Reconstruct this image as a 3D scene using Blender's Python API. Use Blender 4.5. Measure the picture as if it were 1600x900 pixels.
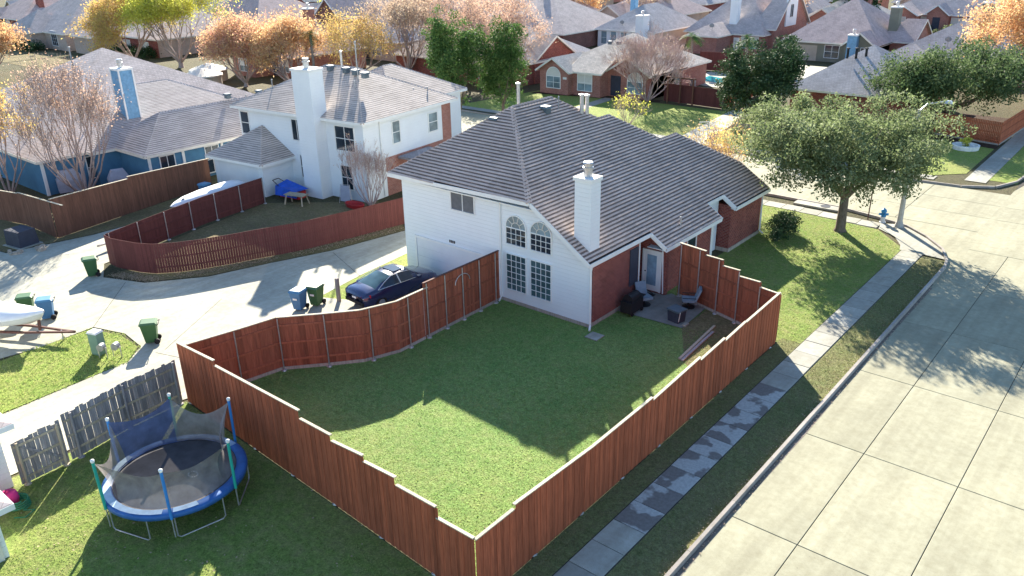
import bpy, math, random
import numpy as np
from mathutils import Vector, Matrix
for o in list(bpy.data.objects): bpy.data.objects.remove(o)
sc = bpy.context.scene
COL = sc.collection
rng = random.Random(7); nr = np.random.default_rng(11)
PI = math.pi; rad = math.radians

# ------------------------------------------------------------------ camera
def make_camera():
    f, pit, roll, yaw = 1275.7, rad(23.4466), rad(-1.14), rad(40.156)
    fw = Vector((-math.sin(yaw)*math.cos(pit), math.cos(yaw)*math.cos(pit), -math.sin(pit)))
    r = Vector((math.cos(yaw), math.sin(yaw), 0)); u = r.cross(fw)
    r2 = math.cos(roll)*r + math.sin(roll)*u; u2 = -math.sin(roll)*r + math.cos(roll)*u
    cd = bpy.data.cameras.new('camera'); cam = bpy.data.objects.new('camera', cd); COL.objects.link(cam)
    m = Matrix((r2, u2, -fw)).transposed().to_4x4(); m.translation = Vector((0, 0, 17.0)); cam.matrix_world = m
    cd.sensor_width = 36.0; cd.lens = f/1600*36; cd.clip_start = .1; cd.clip_end = 3000
    sc.camera = cam
make_camera()
# ------------------------------------------------------------------ sky and sun
SUN_EL, SHADOW_AZ = 25.3, -46.0
w = bpy.data.worlds.new('World'); sc.world = w; w.use_nodes = True
nt = w.node_tree; bg = nt.nodes['Background']
sky = nt.nodes.new('ShaderNodeTexSky'); sky.sky_type = 'NISHITA'; sky.sun_disc = False
sky.sun_elevation = rad(SUN_EL); sky.sun_rotation = rad(90-(SHADOW_AZ+180)); sky.air_density = 1.0; sky.dust_density = 0.1; sky.ozone_density = 3.0
nt.links.new(sky.outputs[0], bg.inputs[0]); bg.inputs[1].default_value = 0.086
sd = bpy.data.lights.new('sun', 'SUN'); sd.energy = 5.0; sd.angle = rad(.5); sd.color = (1, .92, .78)
so = bpy.data.objects.new('sun', sd); COL.objects.link(so); so.location = (0, 0, 60)
dv = Vector((math.cos(rad(SHADOW_AZ))*math.cos(rad(SUN_EL)), math.sin(rad(SHADOW_AZ))*math.cos(rad(SUN_EL)), -math.sin(rad(SUN_EL))))
so.rotation_euler = dv.to_track_quat('-Z', 'Y').to_euler()
vs = sc.view_settings; vs.view_transform = 'Standard'; vs.look = 'None'; vs.gamma = 1; vs.exposure = 1.85
try: vs.use_curve_mapping = False
except Exception: pass

# ------------------------------------------------------------------ materials
MATS = {}
def node_mat(name, rough=.85, spec=.25):
    m = bpy.data.materials.new(name); m.use_nodes = True; t = m.node_tree
    p = t.nodes['Principled BSDF']; p.inputs['Roughness'].default_value = rough
    p.inputs['Specular IOR Level'].default_value = spec
    MATS[name] = m
    return m, t, p
def N(t, typ, **kw):
    n = t.nodes.new(typ)
    for k, v in kw.items():
        if hasattr(n, k): setattr(n, k, v)
        else: n.inputs[k].default_value = v
    return n
def c4(c): return (c[0], c[1], c[2], 1)
def ramp(t, fac, stops):
    r = t.nodes.new('ShaderNodeValToRGB'); e = r.color_ramp.elements
    while len(e) < len(stops): e.new(.5)
    for k, (p, c) in enumerate(stops): e[k].position = p; e[k].color = c4(c)
    t.links.new(fac, r.inputs[0]); return r.outputs[0]
def mixc(t, fac, a, b, mode='MIX'):
    m = t.nodes.new('ShaderNodeMix'); m.data_type = 'RGBA'; m.blend_type = mode
    for s, i in ((fac, 0), (a, 6), (b, 7)):
        if isinstance(s, (float, int)): m.inputs[i].default_value = s
        elif isinstance(s, tuple): m.inputs[i].default_value = c4(s)
        else: t.links.new(s, m.inputs[i])
    return m.outputs[2]
def bump(t, p, h, dist=.02, strength=1.0):
    b = t.nodes.new('ShaderNodeBump'); b.inputs['Distance'].default_value = dist; b.inputs['Strength'].default_value = strength
    t.links.new(h, b.inputs['Height']); t.links.new(b.outputs[0], p.inputs['Normal'])
def noise(t, scale, vec=None, detail=4, rough=.6):
    n = t.nodes.new('ShaderNodeTexNoise'); n.inputs['Scale'].default_value = scale; n.inputs['Detail'].default_value = detail; n.inputs['Roughness'].default_value = rough
    if vec is not None: t.links.new(vec, n.inputs[0])
    return n.outputs[0]
def objco(t, scale=(1, 1, 1), shift=False):
    c = t.nodes.new('ShaderNodeTexCoord'); mp = t.nodes.new('ShaderNodeMapping'); mp.inputs['Scale'].default_value = scale
    t.links.new(c.outputs['Object'], mp.inputs[0])
    if shift:
        oi = t.nodes.new('ShaderNodeObjectInfo'); ml = t.nodes.new('ShaderNodeMath'); ml.operation = 'MULTIPLY'; ml.inputs[1].default_value = 50
        t.links.new(oi.outputs['Random'], ml.inputs[0]); cb = t.nodes.new('ShaderNodeCombineXYZ')
        for k in range(3): t.links.new(ml.outputs[0], cb.inputs[k])
        t.links.new(cb.outputs[0], mp.inputs[1])
    return mp.outputs[0]
def uvz(t):   # (x+y, z) so that courses run level on any upright wall or roof slope
    c = t.nodes.new('ShaderNodeTexCoord'); s = t.nodes.new('ShaderNodeSeparateXYZ'); t.links.new(c.outputs['Object'], s.inputs[0])
    a = t.nodes.new('ShaderNodeMath'); t.links.new(s.outputs[0], a.inputs[0]); t.links.new(s.outputs[1], a.inputs[1])
    cb = t.nodes.new('ShaderNodeCombineXYZ'); t.links.new(a.outputs[0], cb.inputs[0]); t.links.new(s.outputs[2], cb.inputs[1])
    return cb.outputs[0]
def plain(name, col, rough=.7, var=.18, scale=2.5, spec=.3, metal=0, rnd=0.0, bmp=0, bscale=60, stretch=(1, 1, 1)):
    m, t, p = node_mat(name, rough, spec); p.inputs['Metallic'].default_value = metal
    v = objco(t, stretch, rnd > 0); n = noise(t, scale, v, 5)
    lo = tuple(x*(1-var) for x in col); hi = tuple(min(1, x*(1+var)) for x in col)
    c = ramp(t, n, [(.3, lo), (.7, hi)])
    if rnd > 0:
        oi = t.nodes.new('ShaderNodeObjectInfo')
        r = ramp(t, oi.outputs['Random'], [(0, (1-rnd,)*3), (1, (1+rnd,)*3)])
        c = mixc(t, 1.0, c, r, 'MULTIPLY')
    t.links.new(c, p.inputs['Base Color'])
    if bmp: bump(t, p, noise(t, bscale, v, 3), bmp)
    return m
def leafmat(name, cols, trans=.35):
    m, t, p = node_mat(name, .7, .2)
    g = t.nodes.new('ShaderNodeNewGeometry')
    n = noise(t, .55, objco(t), 2)
    ad = t.nodes.new('ShaderNodeMath'); ad.operation = 'MULTIPLY_ADD'; ad.inputs[1].default_value = .55
    sb = t.nodes.new('ShaderNodeMath'); sb.operation = 'MULTIPLY_ADD'; sb.inputs[1].default_value = 1.1; sb.inputs[2].default_value = -.32
    t.links.new(n, sb.inputs[0]); t.links.new(g.outputs['Random Per Island'], ad.inputs[0]); t.links.new(sb.outputs[0], ad.inputs[2])
    k = len(cols); c = ramp(t, ad.outputs[0], [(i/(k-1)*.8+.1, q) for i, q in enumerate(cols)])
    t.links.new(c, p.inputs['Base Color'])
    tr = t.nodes.new('ShaderNodeBsdfTranslucent'); t.links.new(c, tr.inputs[0])
    mx = t.nodes.new('ShaderNodeMixShader'); mx.inputs[0].default_value = trans
    t.links.new(p.outputs[0], mx.inputs[1]); t.links.new(tr.outputs[0], mx.inputs[2])
    t.links.new(mx.outputs[0], t.nodes['Material Output'].inputs[0])
    return m
def grassmat(name, a, b, c, sc1=.35):
    m, t, p = node_mat(name, .9, .1)
    v = objco(t); n1 = noise(t, sc1, v, 4); n2 = noise(t, 14, v, 4, .75); n3 = noise(t, 2.2, v, 4); n4 = noise(t, 5.5, v, 3); n5 = noise(t, .12, v, 3)
    col = ramp(t, n1, [(.32, a), (.62, b)]); col = mixc(t, ramp(t, n5, [(.5, (0,0,0)), (.72, (.55,)*3)]), col, c)
    col = mixc(t, 1.0, col, ramp(t, n4, [(.3, (.68,)*3), (.7, (1.25,)*3)]), 'MULTIPLY'); col = mixc(t, ramp(t, n3, [(.42, (0, 0, 0)), (.75, (.7,)*3)]), col, c)
    col = mixc(t, 1.0, col, ramp(t, n2, [(.25, (.45,)*3), (.75, (1.45,)*3)]), 'MULTIPLY')
    t.links.new(col, p.inputs['Base Color']); bump(t, p, n2, .08)
    return m
def concretemat(name, col, stain=.25, rnd=.05):
    m, t, p = node_mat(name, .85, .2)
    v = objco(t, (1, 1, 1), rnd > 0); n1 = noise(t, .35, v, 5); n2 = noise(t, 3.5, v, 5, .7); n3 = noise(t, 40, v, 3)
    lo = tuple(x*(1-stain) for x in col); hi = tuple(min(.95, x*(1+stain*.5)) for x in col)
    c = ramp(t, n1, [(.3, lo), (.65, hi)]); c = mixc(t, 1.0, c, ramp(t, n2, [(.3, (.86, .84, .8)), (.65, (1.06,)*3)]), 'MULTIPLY')
    c = mixc(t, 1.0, c, ramp(t, n3, [(.25, (.88,)*3), (.5, (1.03,)*3)]), 'MULTIPLY')
    st = noise(t, 1.0, objco(t, (2.2, .12, 1), rnd > 0), 4, .6); c = mixc(t, 1.0, c, ramp(t, st, [(.3, (.86, .85, .84)), (.62, (1.04,)*3)]), 'MULTIPLY')
    vo = t.nodes.new('ShaderNodeTexVoronoi'); vo.inputs['Scale'].default_value = 1.7; t.links.new(v, vo.inputs[0])
    c = mixc(t, ramp(t, vo.outputs[0], [(.018, (.75,)*3), (.03, (0, 0, 0))]), c, (.08, .07, .06))
    if rnd:
        oi = t.nodes.new('ShaderNodeObjectInfo'); c = mixc(t, 1.0, c, ramp(t, oi.outputs['Random'], [(0, (1-rnd,)*3), (1, (1+rnd,)*3)]), 'MULTIPLY')
    t.links.new(c, p.inputs['Base Color']); bump(t, p, n3, .004)
    return m
def brickmat(name, c1, c2, mortar, sx=3.0, bw=.62, rh=.27, ms=.035, bmp=.01, rough=.9, blotch=.16):
    m, t, p = node_mat(name, rough, .2); v = uvz(t)
    b = t.nodes.new('ShaderNodeTexBrick'); t.links.new(v, b.inputs[0]); b.inputs['Scale'].default_value = sx
    b.inputs['Color1'].default_value = c4(c1); b.inputs['Color2'].default_value = c4(c2); b.inputs['Mortar'].default_value = c4(mortar)
    b.inputs['Mortar Size'].default_value = ms; b.inputs['Brick Width'].default_value = bw; b.inputs['Row Height'].default_value = rh
    n = noise(t, .8, objco(t), 4); c = mixc(t, 1.0, b.outputs[0], ramp(t, n, [(.3, (1-blotch,)*3), (.7, (1+blotch*.9,)*3)]), 'MULTIPLY')
    t.links.new(c, p.inputs['Base Color'])
    iv = t.nodes.new('ShaderNodeMath'); iv.operation = 'SUBTRACT'; iv.inputs[0].default_value = 1; t.links.new(b.outputs[1], iv.inputs[1])
    bump(t, p, iv.outputs[0], bmp)
    return m
def roofmat(name, col, var=.22):   # laminated shingles: tabs of slightly differing granule colour
    lo = tuple(x*(1-var) for x in col); hi = tuple(x*(1+var) for x in col)
    return brickmat(name, lo, hi, tuple(x*.7 for x in col), 3.2, .9, .36, .03, .02, .95)
def tabmat(name, col, var=.3):     # real shingle tabs: colour differs from tab to tab
    m, t, p = node_mat(name, .85, .25); g = t.nodes.new('ShaderNodeNewGeometry')
    c = ramp(t, g.outputs['Random Per Island'], [(0, tuple(x*(1-var) for x in col)), (1, tuple(x*(1+var) for x in col))])
    n = noise(t, .5, objco(t), 4); c = mixc(t, 1.0, c, ramp(t, n, [(.3, (.85,)*3), (.7, (1.12,)*3)]), 'MULTIPLY')
    n2 = noise(t, 60, objco(t), 2); c = mixc(t, 1.0, c, ramp(t, n2, [(.3, (.8,)*3), (.7, (1.2,)*3)]), 'MULTIPLY')
    t.links.new(c, p.inputs['Base Color']); return m
def woodmat(name, col, var=.25, rnd=.22):
    m, t, p = node_mat(name, .8, .2); v = objco(t, (9, 9, .9), True); n = noise(t, 1.6, v, 5, .65)
    c = ramp(t, n, [(.3, tuple(x*(1-var) for x in col)), (.7, tuple(x*(1+var) for x in col))])
    oi = t.nodes.new('ShaderNodeObjectInfo'); c = mixc(t, 1.0, c, ramp(t, oi.outputs['Random'], [(0, (1-rnd,)*3), (.5, (1, 1, 1)), (1, (1+rnd, 1+rnd*.8, 1+rnd*.6))]), 'MULTIPLY')
    g = t.nodes.new('ShaderNodeNewGeometry'); c = mixc(t, 1.0, c, ramp(t, g.outputs['Random Per Island'], [(0, (1-rnd,)*3), (1, (1+rnd,)*3)]), 'MULTIPLY')
    t.links.new(c, p.inputs['Base Color']); bump(t, p, n, .006); return m
def glassmat(name, col, rough=.06):
    m, t, p = node_mat(name, rough, .6); n = noise(t, .7, objco(t), 3)
    t.links.new(ramp(t, n, [(.35, tuple(x*.6 for x in col)), (.65, tuple(x*1.4 for x in col))]), p.inputs['Base Color']); return m
def netmat(name, col, alpha):
    m, t, p = node_mat(name, .9, .1); t.links.new(ramp(t, noise(t, 2.5, objco(t), 4), [(.3, tuple(x*.75 for x in col)), (.7, tuple(x*1.3 for x in col))]), p.inputs['Base Color'])
    p.inputs['Alpha'].default_value = alpha; return m
def M(n): return MATS[n]

grassmat('grass', (.17, .26, .055), (.24, .31, .08), (.32, .29, .13))
grassmat('far_ground', (.095, .085, .05), (.13, .11, .065), (.10, .11, .045), .08)  # muted ground tone with the tree shade of distant lawns put into it
grassmat('grass_yard', (.16, .29, .08), (.23, .34, .10), (.30, .34, .13))
grassmat('grass_dormant', (.19, .15, .085), (.27, .215, .115), (.16, .16, .06))
grassmat('grass_verge', (.17, .20, .075), (.22, .23, .095), (.22, .18, .10), .6)
grassmat('grass_lime', (.21, .30, .06), (.28, .35, .08), (.33, .31, .12))
grassmat('mulch', (.05, .03, .022), (.075, .045, .03), (.11, .075, .05), 1.2)
leafmat('blade_yard', [(.14, .28, .07), (.22, .36, .10), (.30, .42, .13), (.40, .44, .18)], .5)
leafmat('blade_verge', [(.13, .18, .06), (.22, .23, .09), (.29, .26, .13), (.17, .24, .07)], .4)
leafmat('blade_lawn', [(.15, .26, .06), (.24, .34, .09), (.33, .39, .12), (.42, .40, .17)], .5)
concretemat('street_concrete', (.325, .315, .225), .13)
concretemat('alley_concrete', (.42, .41, .335), .2, 0)
concretemat('walk_concrete', (.36, .355, .305), .22, .1)
def muddy(name):
    m, t, p = node_mat(name, .8, .25); v = objco(t, (1,1,1), True); n = noise(t, .9, v, 3, .5); n2 = noise(t, 9, v, 5, .7)
    f = ramp(t, n, [(.51, (0,0,0)), (.55, (1,1,1))]); c = mixc(t, f, (.19, .172, .155), (.42, .42, .39)); c = mixc(t, 1.0, c, ramp(t, n2, [(.3, (.75,)*3), (.7, (1.15,)*3)]), 'MULTIPLY')
    t.links.new(c, p.inputs['Base Color'])
muddy('muddy_slab')
concretemat('patio_concrete', (.26, .25, .225), .2, 0)
concretemat('kerb_concrete', (.36, .33, .30), .25)
plain('joint', (.05, .045, .04), .95)
plain('mud', (.16, .13, .10), .7, .3, 3)
brickmat('white_wall', (.77, .80, .81), (.775, .805, .815), (.70, .73, .74), 3.0, 60, .6, .010, .006, .7, .03)
plain('white_trim', (.78, .78, .75), .6, .05, 2)
plain('cream_trim', (.70, .66, .58), .6, .08, 2)
plain('garage_white', (.72, .74, .75), .6, .04, 1)
plain('olive_wall', (.20, .20, .155), .8, .1, 1)
plain('tan_wall', (.45, .38, .30), .8, .12, 1)
plain('blue_wall', (.075, .20, .32), .75, .12, 1.2)
plain('blue_chimney', (.16, .33, .50), .75, .2, 4)
brickmat('brick_red', (.19, .042, .034), (.31, .082, .06), (.33, .23, .20), ms=.022)
brickmat('brick_rose', (.33, .125, .095), (.43, .19, .145), (.42, .33, .28), ms=.022)
brickmat('brick_tan', (.42, .30, .24), (.50, .38, .31), (.48, .43, .38))
brickmat('brick_dark', (.17, .06, .05), (.25, .09, .07), (.28, .22, .20))
tabmat('shingle_brown', (.58, .445, .375), .07)
tabmat('band_brown', (.18, .135, .112), .15); tabmat('band_taupe', (.31, .265, .235), .2); tabmat('band_grey', (.28, .24, .22), .2)  # band tones: course shadows put into the shingle colour
tabmat('shingle_taupe', (.56, .475, .42), .1)
tabmat('shingle_grey', (.53, .46, .43), .08)
roofmat('roof_taupe', (.55, .46, .42), .1)
roofmat('roof_grey', (.50, .455, .435), .1)
roofmat('roof_rosy', (.55, .42, .38), .1)
roofmat('roof_beige', (.60, .53, .45), .12)
roofmat('roof_slate', (.37, .34, .345), .12)
roofmat('roof_navy', (.05, .058, .075), .3)
plain('underlay', (.03, .028, .028), .95)
plain('flashing', (.10, .13, .15), .5, .2)
plain('vent_metal', (.30, .31, .32), .5, .2, 6, .4, .4)
plain('galv', (.52, .52, .53), .4, .15, 8, .5, .7, .05)
plain('black_metal', (.02, .02, .022), .5)
plain('shutter', (.045, .05, .07), .7)
plain('blind', (.62, .60, .54), .7, .06, 3)
plain('curtain', (.22, .33, .42), .7, .25, 3)
plain('screen', (.13, .135, .145), .7, .15, 5)
glassmat('glass', (.025, .04, .055)); glassmat('glass_teal', (.06, .11, .12)); glassmat('glass_pale', (.20, .27, .30), .12)
woodmat('fence_red', (.31, .09, .044), .30, .22); woodmat('fence_in', (.29, .095, .054), .28, .22)
woodmat('cap_pale', (.46, .41, .31), .25, .2); woodmat('cap_dark', (.13, .06, .05), .2)
woodmat('fence_maroon', (.125, .042, .038), .2, .12); woodmat('fence_brown', (.15, .072, .048), .25, .15); woodmat('fence_orange', (.36, .105, .05), .2, .15)
woodmat('wood_old', (.30, .275, .27), .35, .25); woodmat('wood_pale', (.46, .38, .27), .25, .2); woodmat('rot_board', (.38, .33, .28), .25, .15)
plain('bark', (.16, .125, .10), .95, .3, 9, .1, 0, 0, .02, 25, (1, 1, .4)); plain('bark_pale', (.36, .28, .25), .9, .25, 8, .1, 0, 0, .01, 30, (1, 1, .3)); plain('twig', (.46, .34, .31), .9, .2, 5)
plain('palm_bark', (.26, .21, .17), .95, .3, 12)
leafmat('leaf_oak', [(.085, .12, .05), (.14, .18, .075), (.22, .265, .125), (.33, .37, .21)], .45)
leafmat('leaf_oak_dark', [(.045, .08, .03), (.075, .12, .045), (.12, .17, .07), (.20, .25, .12)], .38)
leafmat('leaf_magnolia', [(.02, .045, .02), (.035, .07, .028), (.06, .105, .04), (.17, .21, .12)], .15)
leafmat('leaf_green', [(.035, .085, .022), (.06, .125, .032), (.095, .17, .045), (.16, .23, .07)], .32)
leafmat('leaf_orange', [(.60, .30, .15), (.66, .38, .18), (.70, .46, .28), (.72, .54, .24), (.62, .38, .30)], .5)
leafmat('leaf_red', [(.56, .27, .22), (.62, .35, .26), (.68, .44, .26), (.70, .52, .26), (.60, .36, .31)], .5)
leafmat('leaf_yellow', [(.52, .50, .07), (.62, .62, .10), (.68, .64, .16), (.54, .58, .09), (.66, .52, .17)], .5)
leafmat('leaf_gold', [(.55, .32, .17), (.62, .42, .17), (.66, .55, .15), (.58, .38, .26)], .5)
leafmat('leaf_pink', [(.52, .31, .24), (.58, .39, .30), (.62, .46, .32), (.54, .35, .29)], .45)
leafmat('leaf_dry', [(.48, .34, .26), (.55, .41, .31), (.58, .46, .31), (.46, .32, .27)], .45)
leafmat('leaf_palm', [(.03, .09, .02), (.06, .14, .03), (.10, .19, .05)], .25)
leafmat('leaf_cedar', [(.02, .05, .02), (.035, .075, .028), (.06, .11, .04)], .15)
plain('bin_green', (.045, .12, .045), .5, .12); plain('bin_blue', (.06, .17, .33), .5, .15); plain('lid_green', (.07, .15, .07), .45, .1); plain('lid_blue', (.09, .24, .38), .45, .12)
plain('rubber', (.015, .015, .016), .8)
plain('car_paint', (.012, .022, .085), .18, .1, 2, .6); MATS['car_paint'].node_tree.nodes['Principled BSDF'].inputs['Coat Weight'].default_value = .8
plain('tail_red', (.45, .01, .015), .25); plain('chrome', (.6, .6, .62), .2, .05, 3, .5, .9)
plain('boat_cover', (.80, .80, .80), .7, .06, 2); plain('boat_hull', (.62, .64, .66), .35, .08, 2); plain('rust_steel', (.12, .055, .045), .7, .3, 6)
plain('pedestal_green', (.14, .24, .20), .55, .1)
plain('tramp_blue', (.03, .12, .34), .5, .25, 2.2); plain('tramp_pale', (.35, .48, .60), .45, .2, 3); plain('tramp_mat', (.08, .076, .08), .9, .25, 2)
plain('foam_blue', (.04, .22, .55), .55, .12); plain('foam_green', (.02, .34, .26), .55, .12)
netmat('net', (.23, .21, .20), .72); netmat('net_shaded', (.09, .115, .21), .88)  # second net has one panel's bluish shade put into its colour
plain('cushion', (.22, .28, .33), .85, .15, 5); plain('pink', (.75, .04, .20), .6); plain('hose_green', (.02, .16, .08), .5)
plain('tarp_blue', (.02, .10, .50), .5, .25, 3); plain('red_plastic', (.45, .03, .03), .45); plain('cover_grey', (.36, .38, .44), .85, .12, 3)
plain('hydrant_blue', (.03, .20, .42), .45); plain('hydrant_silver', (.55, .57, .58), .4)
plain('concrete_pole', (.42, .40, .36), .85, .15, 5); plain('stone', (.42, .34, .26), .9, .25, 6)
m_, t_, p_ = node_mat('pool_water', .05, .5); t_.links.new(ramp(t_, noise(t_, 1.2, objco(t_), 3), [(.3, (.03, .36, .42)), (.7, (.08, .50, .54))]), p_.inputs['Base Color'])
plain('paint_white', (.75, .75, .72), .7)
# ------------------------------------------------------------------ mesh helpers
def mesh_obj(name, V, F, mat, parent=None, smooth=False):
    us = sorted({i for f in F for i in f})
    if len(us) < len(V): mp = {j: i for i, j in enumerate(us)}; V = [V[j] for j in us]; F = [tuple(mp[i] for i in f) for f in F]
    me = bpy.data.meshes.new(name); me.from_pydata([tuple(v) for v in V], [], F); me.update()
    if mat: me.materials.append(M(mat))
    if smooth: me.polygons.foreach_set('use_smooth', [True]*len(me.polygons))
    o = bpy.data.objects.new(name, me); COL.objects.link(o); o.parent = parent
    return o
def np_mesh(name, V, k, mat, parent=None):   # V: (n*k,3) separate k-gons
    n = len(V)//k; me = bpy.data.meshes.new(name)
    me.vertices.add(len(V)); me.vertices.foreach_set('co', np.asarray(V, np.float32).ravel())
    me.loops.add(n*k); me.loops.foreach_set('vertex_index', np.arange(n*k, dtype=np.int32))
    me.polygons.add(n); me.polygons.foreach_set('loop_start', np.arange(0, n*k, k, dtype=np.int32)); me.polygons.foreach_set('loop_total', np.full(n, k, np.int32))
    me.update(calc_edges=True); me.materials.append(M(mat))
    o = bpy.data.objects.new(name, me); COL.objects.link(o); o.parent = parent
    return o
class MB:
    def __init__(s): s.V = []; s.F = []
    def add(s, V, F):
        b = len(s.V); s.V += [tuple(v) for v in V]; s.F += [tuple(i+b for i in f) for f in F]; return s
    def box(s, x0, x1, y0, y1, z0, z1):
        return s.add([(x0,y0,z0),(x1,y0,z0),(x1,y1,z0),(x0,y1,z0),(x0,y0,z1),(x1,y0,z1),(x1,y1,z1),(x0,y1,z1)],
                     [(0,3,2,1),(4,5,6,7),(0,1,5,4),(1,2,6,5),(2,3,7,6),(3,0,4,7)])
    def frustum(s, c, a, b, z0, z1, k):     # rectangular taper: half sizes a,b at z0, times k at z1
        x, y = c
        V = [(x-a,y-b,z0),(x+a,y-b,z0),(x+a,y+b,z0),(x-a,y+b,z0),(x-a*k,y-b*k,z1),(x+a*k,y-b*k,z1),(x+a*k,y+b*k,z1),(x-a*k,y+b*k,z1)]
        return s.add(V, [(0,3,2,1),(4,5,6,7),(0,1,5,4),(1,2,6,5),(2,3,7,6),(3,0,4,7)])
    def bar(s, a, b, w, h=None):            # square bar between two points
        a = Vector(a); b = Vector(b); d = (b-a).normalized(); h = h or w
        u = Vector((0,0,1)).cross(d)
        if u.length < 1e-4: u = Vector((1,0,0))
        u.normalize(); v = d.cross(u); u = u*w/2; v = v*h/2
        V = [a-u-v, a+u-v, a+u+v, a-u+v, b-u-v, b+u-v, b+u+v, b-u+v]
        return s.add(V, [(0,3,2,1),(4,5,6,7),(0,1,5,4),(1,2,6,5),(2,3,7,6),(3,0,4,7)])
    def tube(s, pts, r, n=6, close=True):
        pts = [Vector(p) for p in pts]; rs = r if isinstance(r, (list, tuple)) else [r]*len(pts); V = []; F = []
        for i, p in enumerate(pts):
            d = (pts[min(i+1, len(pts)-1)]-pts[max(i-1, 0)]).normalized()
            u = d.cross(Vector((.13, .27, .95)))
            if u.length < .05: u = d.cross(Vector((1, 0, 0)))
            u.normalize(); v = d.cross(u)
            for k in range(n): a = 2*PI*k/n; V.append(p+(u*math.cos(a)+v*math.sin(a))*rs[i])
        for i in range(len(pts)-1):
            for k in range(n): F.append((i*n+k, i*n+(k+1)%n, (i+1)*n+(k+1)%n, (i+1)*n+k))
        if close: F.append(tuple(range(n))[::-1]); F.append(tuple((len(pts)-1)*n+k for k in range(n)))
        return s.add(V, F)
    def lathe(s, c, prof, n=12):            # prof: (r, z)
        V = []; F = []
        for r, z in prof:
            for k in range(n): a = 2*PI*k/n; V.append((c[0]+r*math.cos(a), c[1]+r*math.sin(a), c[2]+z))
        for i in range(len(prof)-1):
            for k in range(n): F.append((i*n+k, i*n+(k+1)%n, (i+1)*n+(k+1)%n, (i+1)*n+k))
        F.append(tuple(range(n))[::-1]); F.append(tuple((len(prof)-1)*n+k for k in range(n)))
        return s.add(V, F)
    def prism(s, poly, z0, z1):
        n = len(poly); V = [(p[0],p[1],z0) for p in poly]+[(p[0],p[1],z1) for p in poly]
        F = [tuple(range(n))[::-1], tuple(range(n, 2*n))]+[(i,(i+1)%n,n+(i+1)%n,n+i) for i in range(n)]
        return s.add(V, F)
    def slab(s, P, th):                     # thick polygon in space, thickness below
        P = [Vector(p) for p in P]; nn = (P[1]-P[0]).cross(P[2]-P[0]).normalized()
        if nn.z < 0: P = P[::-1]; nn = -nn
        n = len(P); V = P+[p-nn*th for p in P]
        F = [tuple(range(n)), tuple(range(n, 2*n))[::-1]]+[(i, n+i, n+(i+1)%n, (i+1)%n) for i in range(n)]
        return s.add(V, F)
    def build(s, name, mat, parent=None, smooth=False): return mesh_obj(name, s.V, s.F, mat, parent, smooth)
def tag(o, label, cat, group=None):
    o['label'] = label; o['category'] = cat
    if group: o['group'] = group
    return o
def empty(name, loc=(0,0,0), rz=0, label=None, cat=None, group=None):
    o = bpy.data.objects.new(name, None); COL.objects.link(o); o.location = loc; o.rotation_euler = (0,0,rz); o.empty_display_size = .3
    if label: tag(o, label, cat, group)
    return o
def struct(o): o['kind'] = 'structure'; return o
def stuff(o): o['kind'] = 'stuff'; return o
def copy_tree(o, parent=None):
    c = o.copy(); COL.objects.link(c); c.parent = parent
    for ch in list(o.children): copy_tree(ch, c)
    return c
def sheet(name, poly, z, mat, parent=None, label=None):
    o = mesh_obj(name, [(p[0], p[1], z) for p in poly], [tuple(range(len(poly)))], mat, parent); 
    if parent is None: struct(o)
    return o
def inside(poly, X, Y):
    r = np.zeros(len(X), bool); n = len(poly); j = n-1
    for i in range(n):
        xi, yi = poly[i]; xj, yj = poly[j]
        c = ((yi > Y) != (yj > Y)) & (X < (xj-xi)*(Y-yi)/((yj-yi) or 1e-9)+xi); r ^= c; j = i
    return r
def blades(name, poly, density, h, wd, mat, label):
    P = np.array(poly); x0, y0 = P.min(0); x1, y1 = P.max(0); n = int((x1-x0)*(y1-y0)*density)
    X = nr.uniform(x0, x1, n); Y = nr.uniform(y0, y1, n); k = inside(poly, X, Y); X = X[k]; Y = Y[k]; n = len(X)
    A = nr.uniform(0, 2*PI, n); Hh = h*nr.uniform(.5, 1.3, n); L = nr.uniform(.2, 1.0, n)*Hh; W = wd*nr.uniform(.6, 1.4, n); B = nr.uniform(0, 2*PI, n)
    V = np.zeros((n, 3, 3)); V[:,0] = np.stack([X-np.cos(A)*W, Y-np.sin(A)*W, np.full(n, .0)], 1); V[:,1] = np.stack([X+np.cos(A)*W, Y+np.sin(A)*W, np.full(n, .0)], 1)
    V[:,2] = np.stack([X+np.cos(B)*L, Y+np.sin(B)*L, Hh], 1)
    o = np_mesh(name, V.reshape(-1, 3), 3, mat); stuff(o); tag(o, label, 'grass'); return o

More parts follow.
